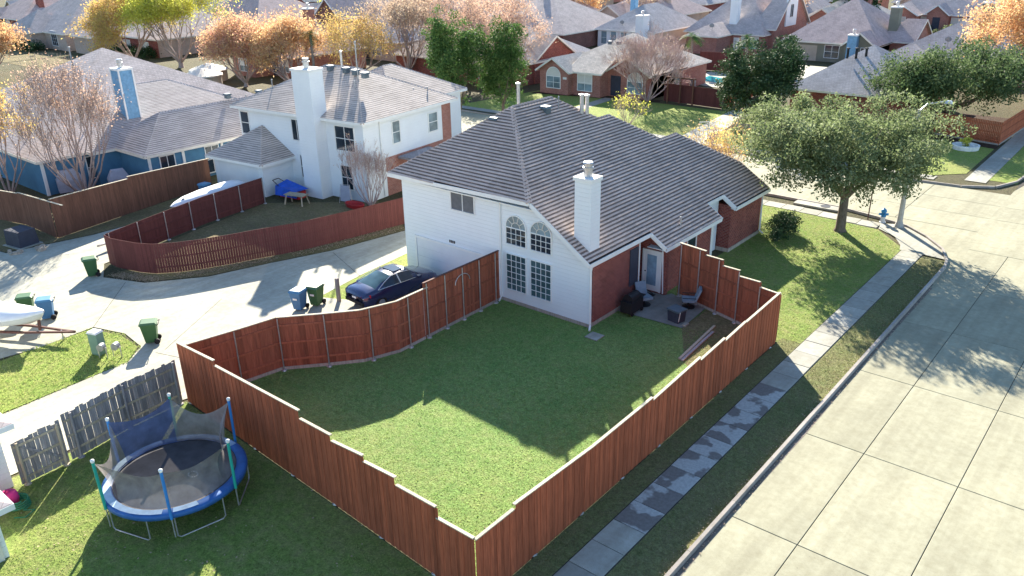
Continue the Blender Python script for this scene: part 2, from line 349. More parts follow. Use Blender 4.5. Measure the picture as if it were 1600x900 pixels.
# ------------------------------------------------------------------ roofs
def hip_faces(x0, x1, y0, y1, z, pitch, axis=None, gables=''):
    """sloping faces of a hip or gable roof over a rectangle; gables: '-', '+' or '-+' ends of the ridge axis"""
    sw = axis == 'y' or (axis is None and (y1-y0) > (x1-x0))
    a0, a1, b0, b1 = (y0, y1, x0, x1) if sw else (x0, x1, y0, y1)
    hb = (b1-b0)/2; zr = z+hb*pitch; bm = (b0+b1)/2
    r0 = a0 if '-' in gables else min(a0+hb, (a0+a1)/2); r1 = a1 if '+' in gables else max(a1-hb, (a0+a1)/2)
    q = (lambda a, b, zz: Vector((b, a, zz))) if sw else (lambda a, b, zz: Vector((a, b, zz)))
    F = [[q(a0,b0,z), q(a1,b0,z), q(r1,bm,zr), q(r0,bm,zr)], [q(a1,b1,z), q(a0,b1,z), q(r0,bm,zr), q(r1,bm,zr)]]
    if '-' not in gables: F.append([q(a0,b1,z), q(a0,b0,z), q(r0,bm,zr)])
    if '+' not in gables: F.append([q(a1,b0,z), q(a1,b1,z), q(r1,bm,zr)])
    caps = [(q(r0,bm,zr), q(r1,bm,zr))]
    if '-' not in gables: caps += [(q(a0,b0,z), q(r0,bm,zr)), (q(a0,b1,z), q(r0,bm,zr))]
    if '+' not in gables: caps += [(q(a1,b0,z), q(r1,bm,zr)), (q(a1,b1,z), q(r1,bm,zr))]
    return F, caps, (q(r0,bm,zr), q(r1,bm,zr))
def shingle_face(V, poly, expo, tabw, th, lift=.02, W=None):
    """courses of separate tabs laid on a plane polygon, added to vertex list V (quads)"""
    P = [Vector(p) for p in poly]; n = Vector((0,0,0))
    for i in range(len(P)): n += P[i].cross(P[(i+1) % len(P)])
    n.normalize()
    if n.z < 0: n = -n
    d = Vector((n.x, n.y, 0)); d = (d - n*d.dot(n)).normalized()   # downhill
    a = n.cross(d)
    o = P[0]; S = [((p-o).dot(a), (p-o).dot(d)) for p in P]
    s1 = max(s[1] for s in S); s0 = min(s[1] for s in S); k = 0
    s = s1
    while s > s0:
        mid = s-expo*.5
        xs = []
        for i in range(len(S)):
            (u0, w0), (u1, w1) = S[i], S[(i+1) % len(S)]
            if (w0 > mid) != (w1 > mid): xs.append(u0+(u1-u0)*(mid-w0)/(w1-w0))
        xs.sort()
        for j in range(0, len(xs)-1, 2):
            u = xs[j]
            while u < xs[j+1]-.02:
                w_ = min(tabw*rng.uniform(.5, 1.6), xs[j+1]-u); t = th*rng.choice((.95, 1, 1, 1.05, 1.12))
                A = o+a*u+d*s; B = o+a*(u+w_-.006)+d*s; C = o+a*(u+w_-.006)+d*(s-expo); D = o+a*u+d*(s-expo)
                A1, B1, C1, D1 = A+n*(t+lift), B+n*(t+lift), C+n*lift, D+n*lift
                V += [A1, B1, C1, D1,  A+n*lift*.3, B+n*lift*.3, B1, A1,  A, A1, D1, D, B, C, C1, B1]
                if W is not None:     # dark band: shadow below the next course's butt, painted into the granule colour
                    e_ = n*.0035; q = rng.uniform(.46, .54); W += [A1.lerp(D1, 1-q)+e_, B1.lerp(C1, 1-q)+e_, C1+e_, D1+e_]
                u += w_
        s -= expo
def shingles(name, faces, mat, parent, expo=.19, tabw=.28, th=.008):
    V = []; W = []
    for f in faces: shingle_face(V, f, expo, tabw, th, W=W)
    stuff(np_mesh('painted_shadow_band', np.array([tuple(v) for v in W], np.float32), 4, mat.replace('shingle', 'band'), parent))
    A = np.array([tuple(v) for v in V], np.float32)
    o = np_mesh(name, A, 4, mat, parent); return stuff(o)
def ridge_caps(name, caps, mat, parent, step=.2, wd=.14):
    mb = MB()
    for a, b in caps:
        d = b-a; L = d.length
        if L < .05: continue
        d = d/L; u = d.cross(Vector((0,0,1))).normalized(); up = u.cross(d); k = int(L/step)
        for i in range(k):
            p = a+d*(i*L/k); q = a+d*((i+1)*L/k+.03); t = .035
            V = [p+u*wd-up*.06, p+up*(t+.025), p-u*wd-up*.06, q-u*wd-up*.075, q+up*.02, q+u*wd-up*.075, p+u*wd-up*.1, p-u*wd-up*.1]
            mb.add(V, [(0,1,4,5),(1,2,3,4),(0,6,7,2,1)])
    return stuff(mb.build(name, mat, parent))
def wing_walls(mb, x0, x1, y0, y1, z0, z1, pitch, oh, axis=None, gables=''):
    mb.box(x0, x1, y0, y1, z0, z1+.02)
    sw = axis == 'y' or (axis is None and (y1-y0) > (x1-x0))
    for g in gables:
        if sw:
            yy = y0 if g == '-' else y1; s = .15 if g == '-' else -.15; h = (x1-x0)/2*pitch
            V = [(x0,yy,z1),(x1,yy,z1),((x0+x1)/2,yy,z1+h),(x0,yy+s,z1),(x1,yy+s,z1),((x0+x1)/2,yy+s,z1+h)]
        else:
            xx = x0 if g == '-' else x1; s = .15 if g == '-' else -.15; h = (y1-y0)/2*pitch
            V = [(xx,y0,z1),(xx,y1,z1),(xx,(y0+y1)/2,z1+h),(xx+s,y0,z1),(xx+s,y1,z1),(xx+s,(y0+y1)/2,z1+h)]
        mb.add(V, [(0,1,2),(5,4,3),(0,3,4,1),(1,4,5,2),(2,5,3,0)])
SIDES = {'x+': ((0,1,0),(1,0,0)), 'x-': ((0,1,0),(-1,0,0)), 'y+': ((1,0,0),(0,1,0)), 'y-': ((1,0,0),(0,-1,0))}
def rect_on(mb, side, c, u0, u1, z0, z1, d0, d1):
    """box lying on a wall: c wall coordinate, u along it, d0..d1 outwards"""
    s = 1 if side[1] == '+' else -1; a, b = sorted((c+s*d0, c+s*d1))
    if side[0] == 'x': mb.box(a, b, u0, u1, z0, z1)
    else: mb.box(u0, u1, a, b, z0, z1)
def window(par, side, c, u, z, wd, h, cols=2, rows=2, glass='glass', trim='white_trim', blind=False, fw=.07):
    """u, z: lower left corner"""
    f = MB(); 
    rect_on(f, side, c, u-fw, u, z-fw, z+h+fw, .002, .06); rect_on(f, side, c, u+wd, u+wd+fw, z-fw, z+h+fw, .002, .06)
    rect_on(f, side, c, u, u+wd, z+h, z+h+fw, .002, .06); rect_on(f, side, c, u, u+wd, z-fw, z, .002, .085)
    o = f.build('window', trim, par)
    g = MB(); rect_on(g, side, c, u, u+wd, z, z+h, .003, .02); g.build('pane', glass, o)
    m = MB(); t = .022 if cols*rows < 9 else .011
    for i in range(1, cols): x = u+wd*i/cols; rect_on(m, side, c, x-t, x+t, z, z+h, .021, .045)
    for j in range(1, rows): y = z+h*j/rows; rect_on(m, side, c, u, u+wd, y-t, y+t, .021, .048)
    if m.V: m.build('glazing_bar', trim, o)
    if blind: b = MB(); rect_on(b, side, c, u+.01, u+wd-.01, z+h*.42, z+h-.01, .0205, .0208); b.build('blind', 'blind', o)
    return o
def arch_window(par, side, c, u, z, wd, h, trim='white_trim', glass='glass', upper='glass_pale', cols=4, rows=3, bars=True, fw=.07):
    o = window(par, side, c, u, z, wd, h, cols, rows, glass, trim, False, fw)
    r = wd/2; s = 1 if side[1] == '+' else -1; n = 14
    def pt(a, rr, d):
        x, zz = u+r+rr*math.cos(a), z+h+fw+rr*math.sin(a)
        return (c+s*d, x, zz) if side[0] == 'x' else (x, c+s*d, zz)
    P = [pt(PI*i/n, r, .02) for i in range(n+1)]
    mesh_obj('fanlight', P+[pt(PI*i/n, r, .004) for i in range(n+1)], [tuple(range(n+1)), tuple(range(n+1, 2*n+2))]+[(i, i+1, n+2+i, n+1+i) for i in range(n)], upper, o)
    V = []; F = []
    for i in range(n+1):
        a = PI*i/n; V += [pt(a, r, .06), pt(a, r+fw, .06), pt(a, r, .002), pt(a, r+fw, .002)]
    for i in range(n):
        b = 4*i; F += [(b, b+1, b+5, b+4), (b, b+4, b+6, b+2), (b+1, b+3, b+7, b+5)]
    mesh_obj('arch_trim', V, F, trim, o)
    if bars:
        m = MB()
        for k in range(1, 5): a = PI*k/5; m.bar(pt(a, r*.45, .035), pt(a, r, .035), .03)
        for i in range(8): m.bar(pt(PI*i/8, r*.45, .035), pt(PI*(i+1)/8, r*.45, .035), .03)
        m.build('glazing_bar', 'cream_trim', o)
    return o
def chimney(par, x0, x1, y0, y1, z0, z1, mat, cap='white_trim', flue=True, trim=None):
    b = MB().box(x0, x1, y0, y1, z0, z1).build('chimney', mat, par)
    cx, cy = (x0+x1)/2, (y0+y1)/2; e = .06
    MB().box(x0-e, x1+e, y0-e, y1+e, z1-.12, z1+.04).build('chimney_cap', cap, b)
    if flue:
        f = MB(); f.lathe((cx, cy, z1+.04), [(.2,0),(.2,.36),(.25,.37),(.25,.43),(.2,.45),(.2,.6),(.24,.61),(.2,.66)], 14); f.build('flue', 'galv', b)
    if trim:
        t = MB(); k = .09
        for (a, c_) in ((x0,y0),(x1,y0),(x0,y1),(x1,y1)): t.box(a-k/2-.01, a+k/2+.01, c_-k/2-.01, c_+k/2+.01, z0, z1-.12)
        t.build('corner_trim', trim, b)
    return b
def pipe_vent(par, x, y, z, h=.45, r=.06, mat='vent_metal'):
    m = MB(); m.lathe((x,y,z-.2), [(r,0),(r,h+.2),(r*1.5,h+.21),(r*1.5,h+.3),(r*.4,h+.33)], 8); return m.build('roof_vent', mat, par)
def box_vent(par, x, y, z, mat='flashing'):
    m = MB(); m.frustum((x,y), .2, .2, z-.15, z+.12, .95); m.frustum((x,y), .27, .27, z+.12, z+.24, .8); return m.build('roof_vent', mat, par)
def dish(par, x, y, z):
    m = MB(); m.bar((x,y,z-.2), (x,y,z+.5), .05)
    m.add([(x+.38*math.cos(a)*1.0, y-.18-.05*math.cos(2*a), z+.7+.3*math.sin(a)) for a in [2*PI*i/14 for i in range(14)]], [tuple(range(14))])
    m.add([(x+.36*math.cos(a)*1.0, y-.12, z+.7+.28*math.sin(a)) for a in [2*PI*i/14 for i in range(14)]], [tuple(range(14))[::-1]]); m.bar((x,y-.18,z+.45),(x,y-.55,z+.6),.03)
    return m.build('satellite_dish', 'vent_metal', par)
def house(label, wings, wallmat, roofmat, trim='cream_trim', loc=(0,0,0), rz=0, oh=.4, tabs=None, name='house', group=None, slabmat='concrete_pole'):
    """wings: (x0,x1,y0,y1,eave,pitch,axis,gables[,wallmat[,roofmat]]) in local metres"""
    h = empty(name, loc, rz, label, 'house', group); cnt = {}
    for wg in wings:
        x0, x1, y0, y1, ze, pt = wg[:6]; ax = wg[6] if len(wg) > 6 else None; gb = wg[7] if len(wg) > 7 else ''
        wm = wg[8] if len(wg) > 8 and wg[8] else wallmat; rm = wg[9] if len(wg) > 9 and wg[9] else roofmat; z0 = wg[10] if len(wg) > 10 else 0.0
        b = MB(); wing_walls(b, x0, x1, y0, y1, z0, ze, pt, oh, ax, gb); b.build('wall', wm, h)
        zz = ze-oh*pt+.12
        F, caps, _ = hip_faces(x0-oh, x1+oh, y0-oh, y1+oh, zz, pt, ax, gb)
        r = MB()
        for f in F: r.slab(f, .10)
        ro = r.build('roof', 'underlay' if tabs and tabs == rm else rm, h)
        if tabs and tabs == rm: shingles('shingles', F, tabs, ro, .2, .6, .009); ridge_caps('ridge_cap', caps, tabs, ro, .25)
        fz = MB(); e = .02
        sw = ax == 'y' or (ax is None and (y1-y0) > (x1-x0))
        X0, X1, Y0, Y1 = x0-oh, x1+oh, y0-oh, y1+oh
        if not (not sw and '-' in gb): fz.box(X0-e, X0+.02, Y0-e, Y1+e, zz-.2, zz-.005)
        if not (not sw and '+' in gb): fz.box(X1-.02, X1+e, Y0-e, Y1+e, zz-.2, zz-.005)
        if not (sw and '-' in gb): fz.box(X0+.02, X1-.02, Y0-e, Y0+.02, zz-.2, zz-.006)
        if not (sw and '+' in gb): fz.box(X0+.02, X1-.02, Y1-.02, Y1+e, zz-.2, zz-.006)
        hb = ((X1-X0) if sw else (Y1-Y0))/2; zr = zz+hb*pt
        for g in gb:
            if sw: yy = (Y0-.02) if g == '-' else (Y1+.02); xm = (X0+X1)/2; fz.bar((X0, yy, zz-.1), (xm, yy, zr-.1), .04, .2); fz.bar((X1, yy, zz-.1), (xm, yy, zr-.1), .04, .2)
            else: xx = (X0-.02) if g == '-' else (X1+.02); ym = (Y0+Y1)/2; fz.bar((xx, Y0, zz-.1), (xx, ym, zr-.1), .04, .2); fz.bar((xx, Y1, zz-.1), (xx, ym, zr-.1), .04, .2)
        fz.build('fascia', trim, h)
    return h
# ================================================================== SETTING
sheet('ground', [(-520,-60),(160,-60),(160,520),(-520,520)], -.03, 'far_ground')
# ---- street slabs (main street runs along y, side street along x)
street = sheet('street', [(-8.32,-20),(14,-20),(14,130),(-8.32,130)], -.022, 'joint')
slab_cache = {}
def slab_obj(name, x0, x1, y0, y1, zt, th, mat, par, gap=.012):
    k = (round(x1-x0, 3), round(y1-y0, 3), th, mat)
    if k not in slab_cache:
        a, b = (x1-x0)/2-gap, (y1-y0)/2-gap; me = MB()
        me.add([(-a,-b,-th),(a,-b,-th),(a,b,-th),(-a,b,-th),(-a,-b,-.01),(a,-b,-.01),(a,b,-.01),(-a,b,-.01),(-a+.01,-b+.01,0),(a-.01,-b+.01,0),(a-.01,b-.01,0),(-a+.01,b-.01,0)],
               [(0,1,5,4),(1,2,6,5),(2,3,7,6),(3,0,4,7),(4,5,9,8),(5,6,10,9),(6,7,11,10),(7,4,8,11),(8,9,10,11)])
        o = me.build(name, mat, par); slab_cache[k] = o.data
    else:
        o = bpy.data.objects.new(name, slab_cache[k]); COL.objects.link(o); o.parent = par
    o.location = ((x0+x1)/2, (y0+y1)/2, zt); return o
xs = [-8.28,-6.06,-3.03,0,3.03,6.06]; ys = [14.28+5.96*(i-4) for i in range(11)]
for i in range(5):
    for j in range(len(ys)-1):
        if ys[j] > 48: continue
        slab_obj('road_slab', xs[i], xs[i+1], ys[j], min(ys[j+1], 50.04), 0, .02, 'street_concrete', street)
side = sheet('side_street', [(-74,53.35),(-8.33,53.35),(-8.33,62.9),(-74,62.9)], -.018, 'joint')
for j, (a, b) in enumerate(((53.5,56.6),(56.6,59.7),(59.7,62.85))):
    for i in range(13):
        x1 = -8.1-i*5.0
        slab_obj('road_slab', x1-5.0, x1, a, b, 0, .017, 'street_concrete', side)
for i in range(3):
    for (a, b) in ((50.04,56.6),(56.6,59.7),(59.7,66),(66,72),(72,78),(78,84),(84,90)):
        slab_obj('road_slab', -8.05+i*3.03, -8.05+(i+1)*3.03, a, b, .001, .02, 'street_concrete', street)
# corner wedge between both kerbs
cw = sheet('street_corner', [(-8.3,46.2),(-8.3,53.5),(-16.5,53.5),(-14,52.75),(-11.9,52.05),(-10.4,50.7),(-9.1,49.05),(-8.45,47.3)], -.012, 'street_concrete')
sheet('gutter_strip', [(-8.33,43.5),(-8.02,43.5),(-8.02,66),(-8.33,64)], .0015, 'street_concrete')
# ---- kerbs
def kerb(pts, w=.16, h=.13, name='kerb', side=1):
    o = struct(bpy.data.objects.new(name, None)); COL.objects.link(o)
    for i in range(len(pts)-1):
        a = Vector((*pts[i], 0)); b = Vector((*pts[i+1], 0)); d = (b-a).normalized(); n = Vector((-d.y, d.x, 0))*side*w; a = a+d*.006; b = b-d*.006
        V = [a, b, b+n, a+n]; V = [v+Vector((0,0,-.03)) for v in V]+[a+n*.25+Vector((0,0,h)), b+n*.25+Vector((0,0,h)), b+n+Vector((0,0,h+.005)), a+n+Vector((0,0,h+.005))]
        mesh_obj('kerb_stone', V, [(0,1,5,4),(1,2,6,5),(2,3,7,6),(3,0,4,7),(4,5,6,7)], 'kerb_concrete', o)
    return o
kerb([(-8.3, y) for y in np.arange(-6, 44.1, 2.98)]+[(-8.3,46.2),(-8.45,47.3),(-9.1,49.05),(-10.4,50.7),(-11.9,52.05),(-14,52.75),(-16.5,53.35)]+[(-16.5-4*i,53.4) for i in range(1, 15)])
kerb([(-8.4,90),(-8.4,80),(-8.4,70),(-8.7,66.5),(-9.6,64.2),(-11.5,63.1),(-14,62.9)]+[(-14-4*i,62.9) for i in range(1, 15)], name='far_kerb')
# strip of gutter dirt beside the kerb
sheet('gutter_dirt', [(-8.29,8),(-8.12,8),(-8.1,14),(-8.18,20),(-8.12,26),(-8.2,33),(-8.15,43),(-8.29,43)], .006, 'mud')
# ---- pavement (sidewalk) slabs
pave = sheet('pavement', [(-11.1,6),(-9.8,6),(-9.8,47.6),(-11.1,47.6)], -.012, 'joint')
y = 7.0; k = 0
while y < 47.2:
    muddy = 17.5 < y < 27.5
    slab_obj('paving_slab', -11.02, -9.86, y, y+1.2, rng.uniform(.02, .03), .05, 'muddy_slab' if muddy else 'walk_concrete', pave)
    y += 1.2; k += 1
corner = sheet('corner_pavement', [(-11.1,47.6),(-9.85,47.6),(-8.72,47.5),(-9.25,49.0),(-10.5,50.55),(-11.95,51.85),(-12.75,52.0),(-13.4,51.6),(-13.2,50.6),(-12.0,49.7),(-11.3,48.4)], .028, 'walk_concrete')
side_walk = sheet('side_pavement', [(-13.3,50.55),(-13.3,51.6),(-60,52.6),(-60,51.4)], -.010, 'joint')
for i in range(36):
    a = -13.35-i*1.25; slab_obj('paving_slab', a-1.25, a, 50.65+min(i,4)*.07, 51.75+min(i,4)*.07, .022, .04, 'walk_concrete', side_walk)
inlet = MB().box(-19.3,-16.3,52.35,53.35,-.02,.1).build('storm_drain', 'walk_concrete'); tag(inlet, 'pale concrete storm drain inlet with an iron cover beside the side street', 'drain')
MB().lathe((-17.3,52.8,.1), [(.32,0),(.32,.015)], 16).build('drain_cover', 'black_metal', inlet)
sheet('far_pavement', [(-74,63.9),(-13.5,63.9),(-13.5,65.0),(-74,65.0)], .01, 'walk_concrete')
sheet('far_side_pavement', [(-11.7,65),(-10.3,65),(-10.3,120),(-11.7,120)], .012, 'walk_concrete')
# ---- alley and drives
sheet('alley', [(-36.4,33),(-36.2,53.3),(-33.0,53.3),(-33.4,30),(-33.0,26.2),(-32.45,23),(-30.4,24),(-30.9,28.52),(-24.95,28.52),(-24.95,21.4),(-25.5,19.7),(-26.5,18.5),(-27.8,17),(-28.1,15.6),(-28.6,13.2),(-29,-10),(-33.25,-10),(-33.3,8.7),(-33.55,13.4),(-34.5,14.5),(-36.4,14.7),(-38.3,14.1),(-38.15,11.5),(-38.5,9.5),(-39,0),(-46.5,0),(-46.3,12.6),(-47.5,12.9),(-60,11.5),(-60,14.4),(-52.8,15.6),(-51.8,20.4),(-51.9,31.2),(-48.9,31.2),(-48.4,26),(-46.2,18.4),(-44.2,17.4),(-41.6,18.4),(-39.6,21.0),(-38.6,24.2),(-37.3,27.8)], .004, 'alley_concrete')
for n_, (a, b) in enumerate((((-33.3,15.0),(-36.3,19.8)),((-38.3,14.1),(-42.5,17.8)),((-28.3,16.2),(-33.4,14.6)),((-33,26.2),(-37.0,27.6)),((-28.9,6),(-33.25,6)),((-33.3,8.7),(-33.3,3)))):
    d = Vector((b[0]-a[0], b[1]-a[1], 0)).normalized(); q = Vector((-d.y, d.x, 0))*.012
    sheet('alley_joint', [(a[0]-q.x,a[1]-q.y),(b[0]-q.x,b[1]-q.y),(b[0]+q.x,b[1]+q.y),(a[0]+q.x,a[1]+q.y)], .0085, 'joint')
sheet('ranch_drive', [(-34.8,63.0),(-36.6,79),(-34.2,79),(-32.3,63.0)], .014, 'alley_concrete')
sheet('ranch_path', [(-50.4,65.0),(-51.2,77.5),(-49.9,77.5),(-49.0,65.0)], .006, 'walk_concrete')
sheet('carport_drive', [(-46,92),(-36,90),(-36,112),(-46,112)], .006, 'alley_concrete')
# ---- lawns with their own colour
sheet('back_lawn', [(-12.0,12.6),(-12.0,32.5),(-19.4,34.4),(-19.4,28.6),(-24.8,28.6),(-24.7,21.4),(-26.3,18.6),(-27.6,17.1),(-28.3,13.3)], -.006, 'grass_yard')
sheet('trampoline_lawn', [(-12.0,-12),(-12.0,12.4),(-28.4,13.2),(-28.9,-12)], -.009, 'grass')
sheet('dirt_bed', [(-12.0,26.5),(-12.0,32.5),(-16.0,33.7),(-16.0,31.2),(-14.3,28.3)], .002, 'grass_dormant')
sheet('verge', [(-9.83,6),(-8.42,6),(-8.42,47.3),(-9.83,47.3)], -.004, 'grass_verge')
sheet('fence_verge', [(-11.92,6),(-11.05,6),(-11.05,33),(-11.92,33)], -.005, 'grass_verge')
sheet('side_lawn', [(-11.05,33),(-11.05,48),(-13.2,50.5),(-23,51.3),(-23,46),(-18.9,46),(-18.9,34),(-12.0,32.5)], -.007, 'grass')
sheet('neighbour_lawn', [(-46,18.7),(-44.1,18.8),(-42.3,19.5),(-40.8,21.6),(-39.7,24.2),(-38.8,26.7),(-38.0,30),(-37.4,34),(-42.5,36),(-48.6,31)], -.003, 'grass_dormant')
sheet('fence_strip', [(-44.3,17.6),(-41.7,18.6),(-39.7,21.1),(-38.7,24.2),(-37.4,27.8),(-36.5,33),(-37.5,33.6),(-38.2,29.9),(-38.9,26.6),(-39.9,24.2),(-40.9,21.6),(-42.3,19.6),(-44.2,18.7)], .0065, 'grass_dormant')
sheet('garage_lawn', [(-32.45,23.0),(-33.0,26.2),(-33.4,30),(-33.3,40),(-31.7,40),(-31.7,28.5),(-30.9,28.5),(-30.4,24.0)], -.006, 'grass_lime')
sheet('dirt_strip', [(-53,15.6),(-51.9,20.4),(-51.9,31),(-55.6,31),(-53,18.8),(-62,18.7),(-62,15)], .003, 'grass_dormant')
sheet('left_lawn', [(-38.2,0),(-33.35,0),(-33.4,8.7),(-33.6,13.4),(-34.6,14.4),(-36.4,14.5),(-38.2,13.9)], -.005, 'grass_lime')
sheet('ranch_lawn', [(-62,65),(-35.0,65),(-36.4,78),(-60,78)], -.004, 'grass_lime')
sheet('drive_lawn', [(-32.2,65),(-14,65),(-12,67),(-12,77.5),(-33.8,78)], -.004, 'grass_lime')
sheet('far_verge', [(-10.3,66),(-8.5,66),(-8.5,110),(-10.3,110)], -.004, 'grass_lime')
sheet('mulch_bed', [(-60,75.0),(-45,78.3),(-45,79.6),(-60,76.2)], .003, 'mulch')
sheet('fence_bed', [(-17.5,77.3),(-11.9,76.2),(-11.9,90),(-17.5,90)], .003, 'mulch')
for i in range(9):
    a = -100-i*9; sheet('shade_lawn', [(a,50),(a-8,50),(a-8,60),(a,60)], -.003, 'grass_dormant')  # dull brown stands in for tree shade on these lawns
# grass blades near the camera
blades('yard_grass', [(-12.1,12.7),(-12.1,32.3),(-16.0,31.2),(-19.4,31.2),(-19.4,28.5),(-24.6,28.5),(-24.6,21.4),(-26.2,18.6),(-27.5,17.1),(-28.2,13.4)], 210, .036, .015, 'blade_yard', 'short green grass covering the fenced back yard')
blades('trampoline_grass', [(-12,3),(-12,12.3),(-28,13.0),(-27.6,6.4),(-24.4,5.2),(-24.4,0),(-14,0)], 200, .038, .015, 'blade_lawn', 'short grass around the trampoline')
blades('verge_grass', [(-9.8,6),(-8.5,6),(-8.5,46.5),(-9.8,47)], 260, .045, .014, 'blade_verge', 'brownish grass strip between pavement and kerb')
blades('fence_grass', [(-11.88,6),(-11.08,6),(-11.08,33),(-11.88,33)], 260, .045, .014, 'blade_verge', 'brownish grass strip between red fence and pavement')
blades('corner_grass', [(-11.1,33),(-11.1,47.8),(-13.2,50.3),(-22,51.2),(-22,46.3),(-18.3,46.3),(-18.3,34.2),(-12.1,32.6)], 160, .042, .018, 'blade_lawn', 'sunlit corner lawn under the live oak')
blades('pedestal_grass', [(-38.3,0),(-33.22,0),(-33.26,8.7),(-33.45,13.4),(-34.5,14.55),(-36.4,14.65),(-38.3,14.05)], 130, .08, .02, 'blade_lawn', 'weedy bright grass around the green utility box')

# ================================================================== MAIN HOUSE
SL = .6708
mh = empty('house', (0,0,0), 0, 'two-storey white and red brick house with brown shingle roof beside the fenced yard', 'house')
XR, ZR = -27.33, 8.79
def px(x): return ZR-(x-XR)*SL      # height of the long right-hand slope at x
# walls
wl = MB(); wl.add([(-31.65,28.56,0),(-19.4,28.56,0),(-19.4,28.56,3.2),(-22.75,28.56,5.45),(-31.65,28.56,5.3),(-31.65,28.85,0),(-19.4,28.85,0),(-19.4,28.85,3.2),(-22.75,28.85,5.45),(-31.65,28.85,5.3)],
                  [(0,1,2,3,4),(9,8,7,6,5),(0,5,6,1),(4,3,8,9),(3,2,7,8),(0,4,9,5)])
wl.build('rear_wall', 'white_wall', mh)
MB().box(-31.65,-31.4,28.85,45,0,5.3).build('west_wall', 'white_wall', mh)
bk = MB(); bk.box(-19.7,-19.402,28.75,32.8,.18,3.2); bk.build('brick_wall', 'brick_red', mh); MB().box(-21.5,-19.7,32.6,32.79,0,3.3).build('alcove_wall', 'brick_red', mh)
bk = MB().box(-31.0,-18.62,34.2,39.2,0,2.65); bk.build('brick_wall', 'brick_red', mh)
dwl = [(-21.5,0),(-18.5,0),(-18.5,2.7),(-21.5,4.6)]; MB().add([(x,33.9,z) for x,z in dwl]+[(x,34.19,z) for x,z in dwl], [(0,1,2,3),(7,6,5,4),(0,4,5,1),(1,5,6,2),(2,6,7,3),(3,7,4,0)]).build('door_wall', 'brick_red', mh)
MB().box(-31.0,-19.5,39.2,41.4,0,3.2).build('white_recess_wall', 'white_wall', mh)
b4 = MB().box(-31.3,-18.75,41.5,45.6,.2,2.75); b4.build('front_brick_wall', 'brick_red', mh); MB().box(-31.3,-18.7,41.45,45.65,-.02,.2).build('foundation', 'rot_board', mh)
MB().box(-31.68,-19.38,28.53,28.56,-.02,.16).box(-19.4,-19.37,28.56,33.2,-.02,.18).build('foundation', 'rot_board', mh)
# roof planes
P = {}
for k, (x, y) in dict(B0=(-22.61,28.2),P1=(-27.33,32.72),P2=(-27.33,35.97),V1=(-25.45,37.85),P3=(-25.45,38.94),V2=(-23.24,41.02),P4=(-23.24,42.8),K=(-20.3,45.75),E=(-18.4,45.85),D0=(-18.4,41.35),C1=(-19.25,41.35),C0=(-19.25,39.38),B2=(-18.3,39.36),B1=(-18.3,33.5),A2=(-19.22,33.5),A1=(-19.22,28.2)).items(): P[k] = Vector((x, y, px(x)))
east = [P[k] for k in ('B0','P1','P2','V1','P3','V2','P4','K','E','D0','C1','C0','B2','B1','A2','A1')]
zl = 5.46
rear = [Vector((-32.3,28.2,zl)), Vector((-22.61,28.2,px(-22.61))), P['P1']]
west = [Vector((-32.3,28.2,zl)), P['P1'], P['P2'], Vector((-32.3,41.2,zl))]
rf = MB()
mm = MB(); n_ = len(east); nn = Vector((SL,0,1)).normalized()
rf.add(east+[p-nn*.12 for p in east], [tuple(range(n_))[::-1], tuple(range(n_, 2*n_))]+[(i,(i+1)%n_,n_+(i+1)%n_,n_+i) for i in range(n_)])
rf.slab(rear, .1); rf.slab(west, .1)
fr = MB()   # street-side slopes behind the stepped ridges
fr.add([P['P2'], Vector((-32.3,41.2,zl)), Vector((-32.3,41.2,2.7)), Vector((-25.45,41.2,5.0)), P['V1']], [(0,1,3,4),(1,2,3)])
fr.add([P['V1'], P['P3'], Vector((-30,43.3,3.0)), Vector((-30,38.5,4.6))], [(0,1,2,3)])
fr.add([P['P3'], P['V2'], Vector((-25,44.0,4.4)), Vector((-30,44.0,3.0))], [(0,1,2,3)])
fr.add([P['V2'], P['P4'], Vector((-28.5,46.2,2.7)), Vector((-28.5,42,2.9))], [(0,1,2,3)])
fr.add([P['P4'], P['K'], Vector((-20.3,46.1,2.8)), Vector((-28.5,46.2,2.7))], [(0,1,2,3)])
roof = rf.build('roof', 'underlay', mh); fr.build('front_slope', 'shingle_brown', roof)
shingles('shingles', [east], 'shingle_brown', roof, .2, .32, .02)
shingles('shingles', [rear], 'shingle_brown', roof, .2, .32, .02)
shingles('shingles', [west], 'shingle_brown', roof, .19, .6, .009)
ridge_caps('hip_cap', [(rear[1], P['P1'])], 'shingle_brown', roof, .24, .19)
ridge_caps('ridge_cap', [(rear[0], P['P1']), (P['P1'], P['P2']), (P['P2'], P['V1']), (P['V1'], P['P3']), (P['P3'], P['V2']), (P['V2'], P['P4']), (P['P4'], P['K'])], 'shingle_brown', roof, .24, .13)
fz = MB()
fz.bar((-32.32,28.17,zl-.1), (-22.61,28.17,px(-22.61)-.11), .04, .2); fz.bar((-22.61,28.17,px(-22.61)-.12), (-19.2,28.17,px(-19.2)-.1), .04, .2)
fz.bar((-19.2,28.2,px(-19.2)-.1), (-19.2,33.5,px(-19.2)-.1), .04, .2); fz.bar((-19.22,33.47,px(-19.22)-.1), (-18.28,33.47,px(-18.28)-.1), .04, .22)
fz.bar((-18.28,33.45,px(-18.28)-.1), (-18.28,39.4,px(-18.28)-.1), .04, .2); fz.bar((-19.25,39.4,px(-19.25)-.1), (-18.28,39.4,px(-18.28)-.1), .04, .2)
fz.bar((-19.23,39.4,px(-19.23)-.1), (-19.23,41.33,px(-19.23)-.1), .04, .2); fz.bar((-19.25,41.32,px(-19.25)-.1), (-18.38,41.32,px(-18.38)-.12), .04, .24)
fz.bar((-18.38,41.3,px(-18.38)-.1), (-18.38,45.9,px(-18.38)-.1), .04, .2); fz.bar((-32.32,28.2,zl-.1), (-32.32,41.2,zl-.1), .04, .2)
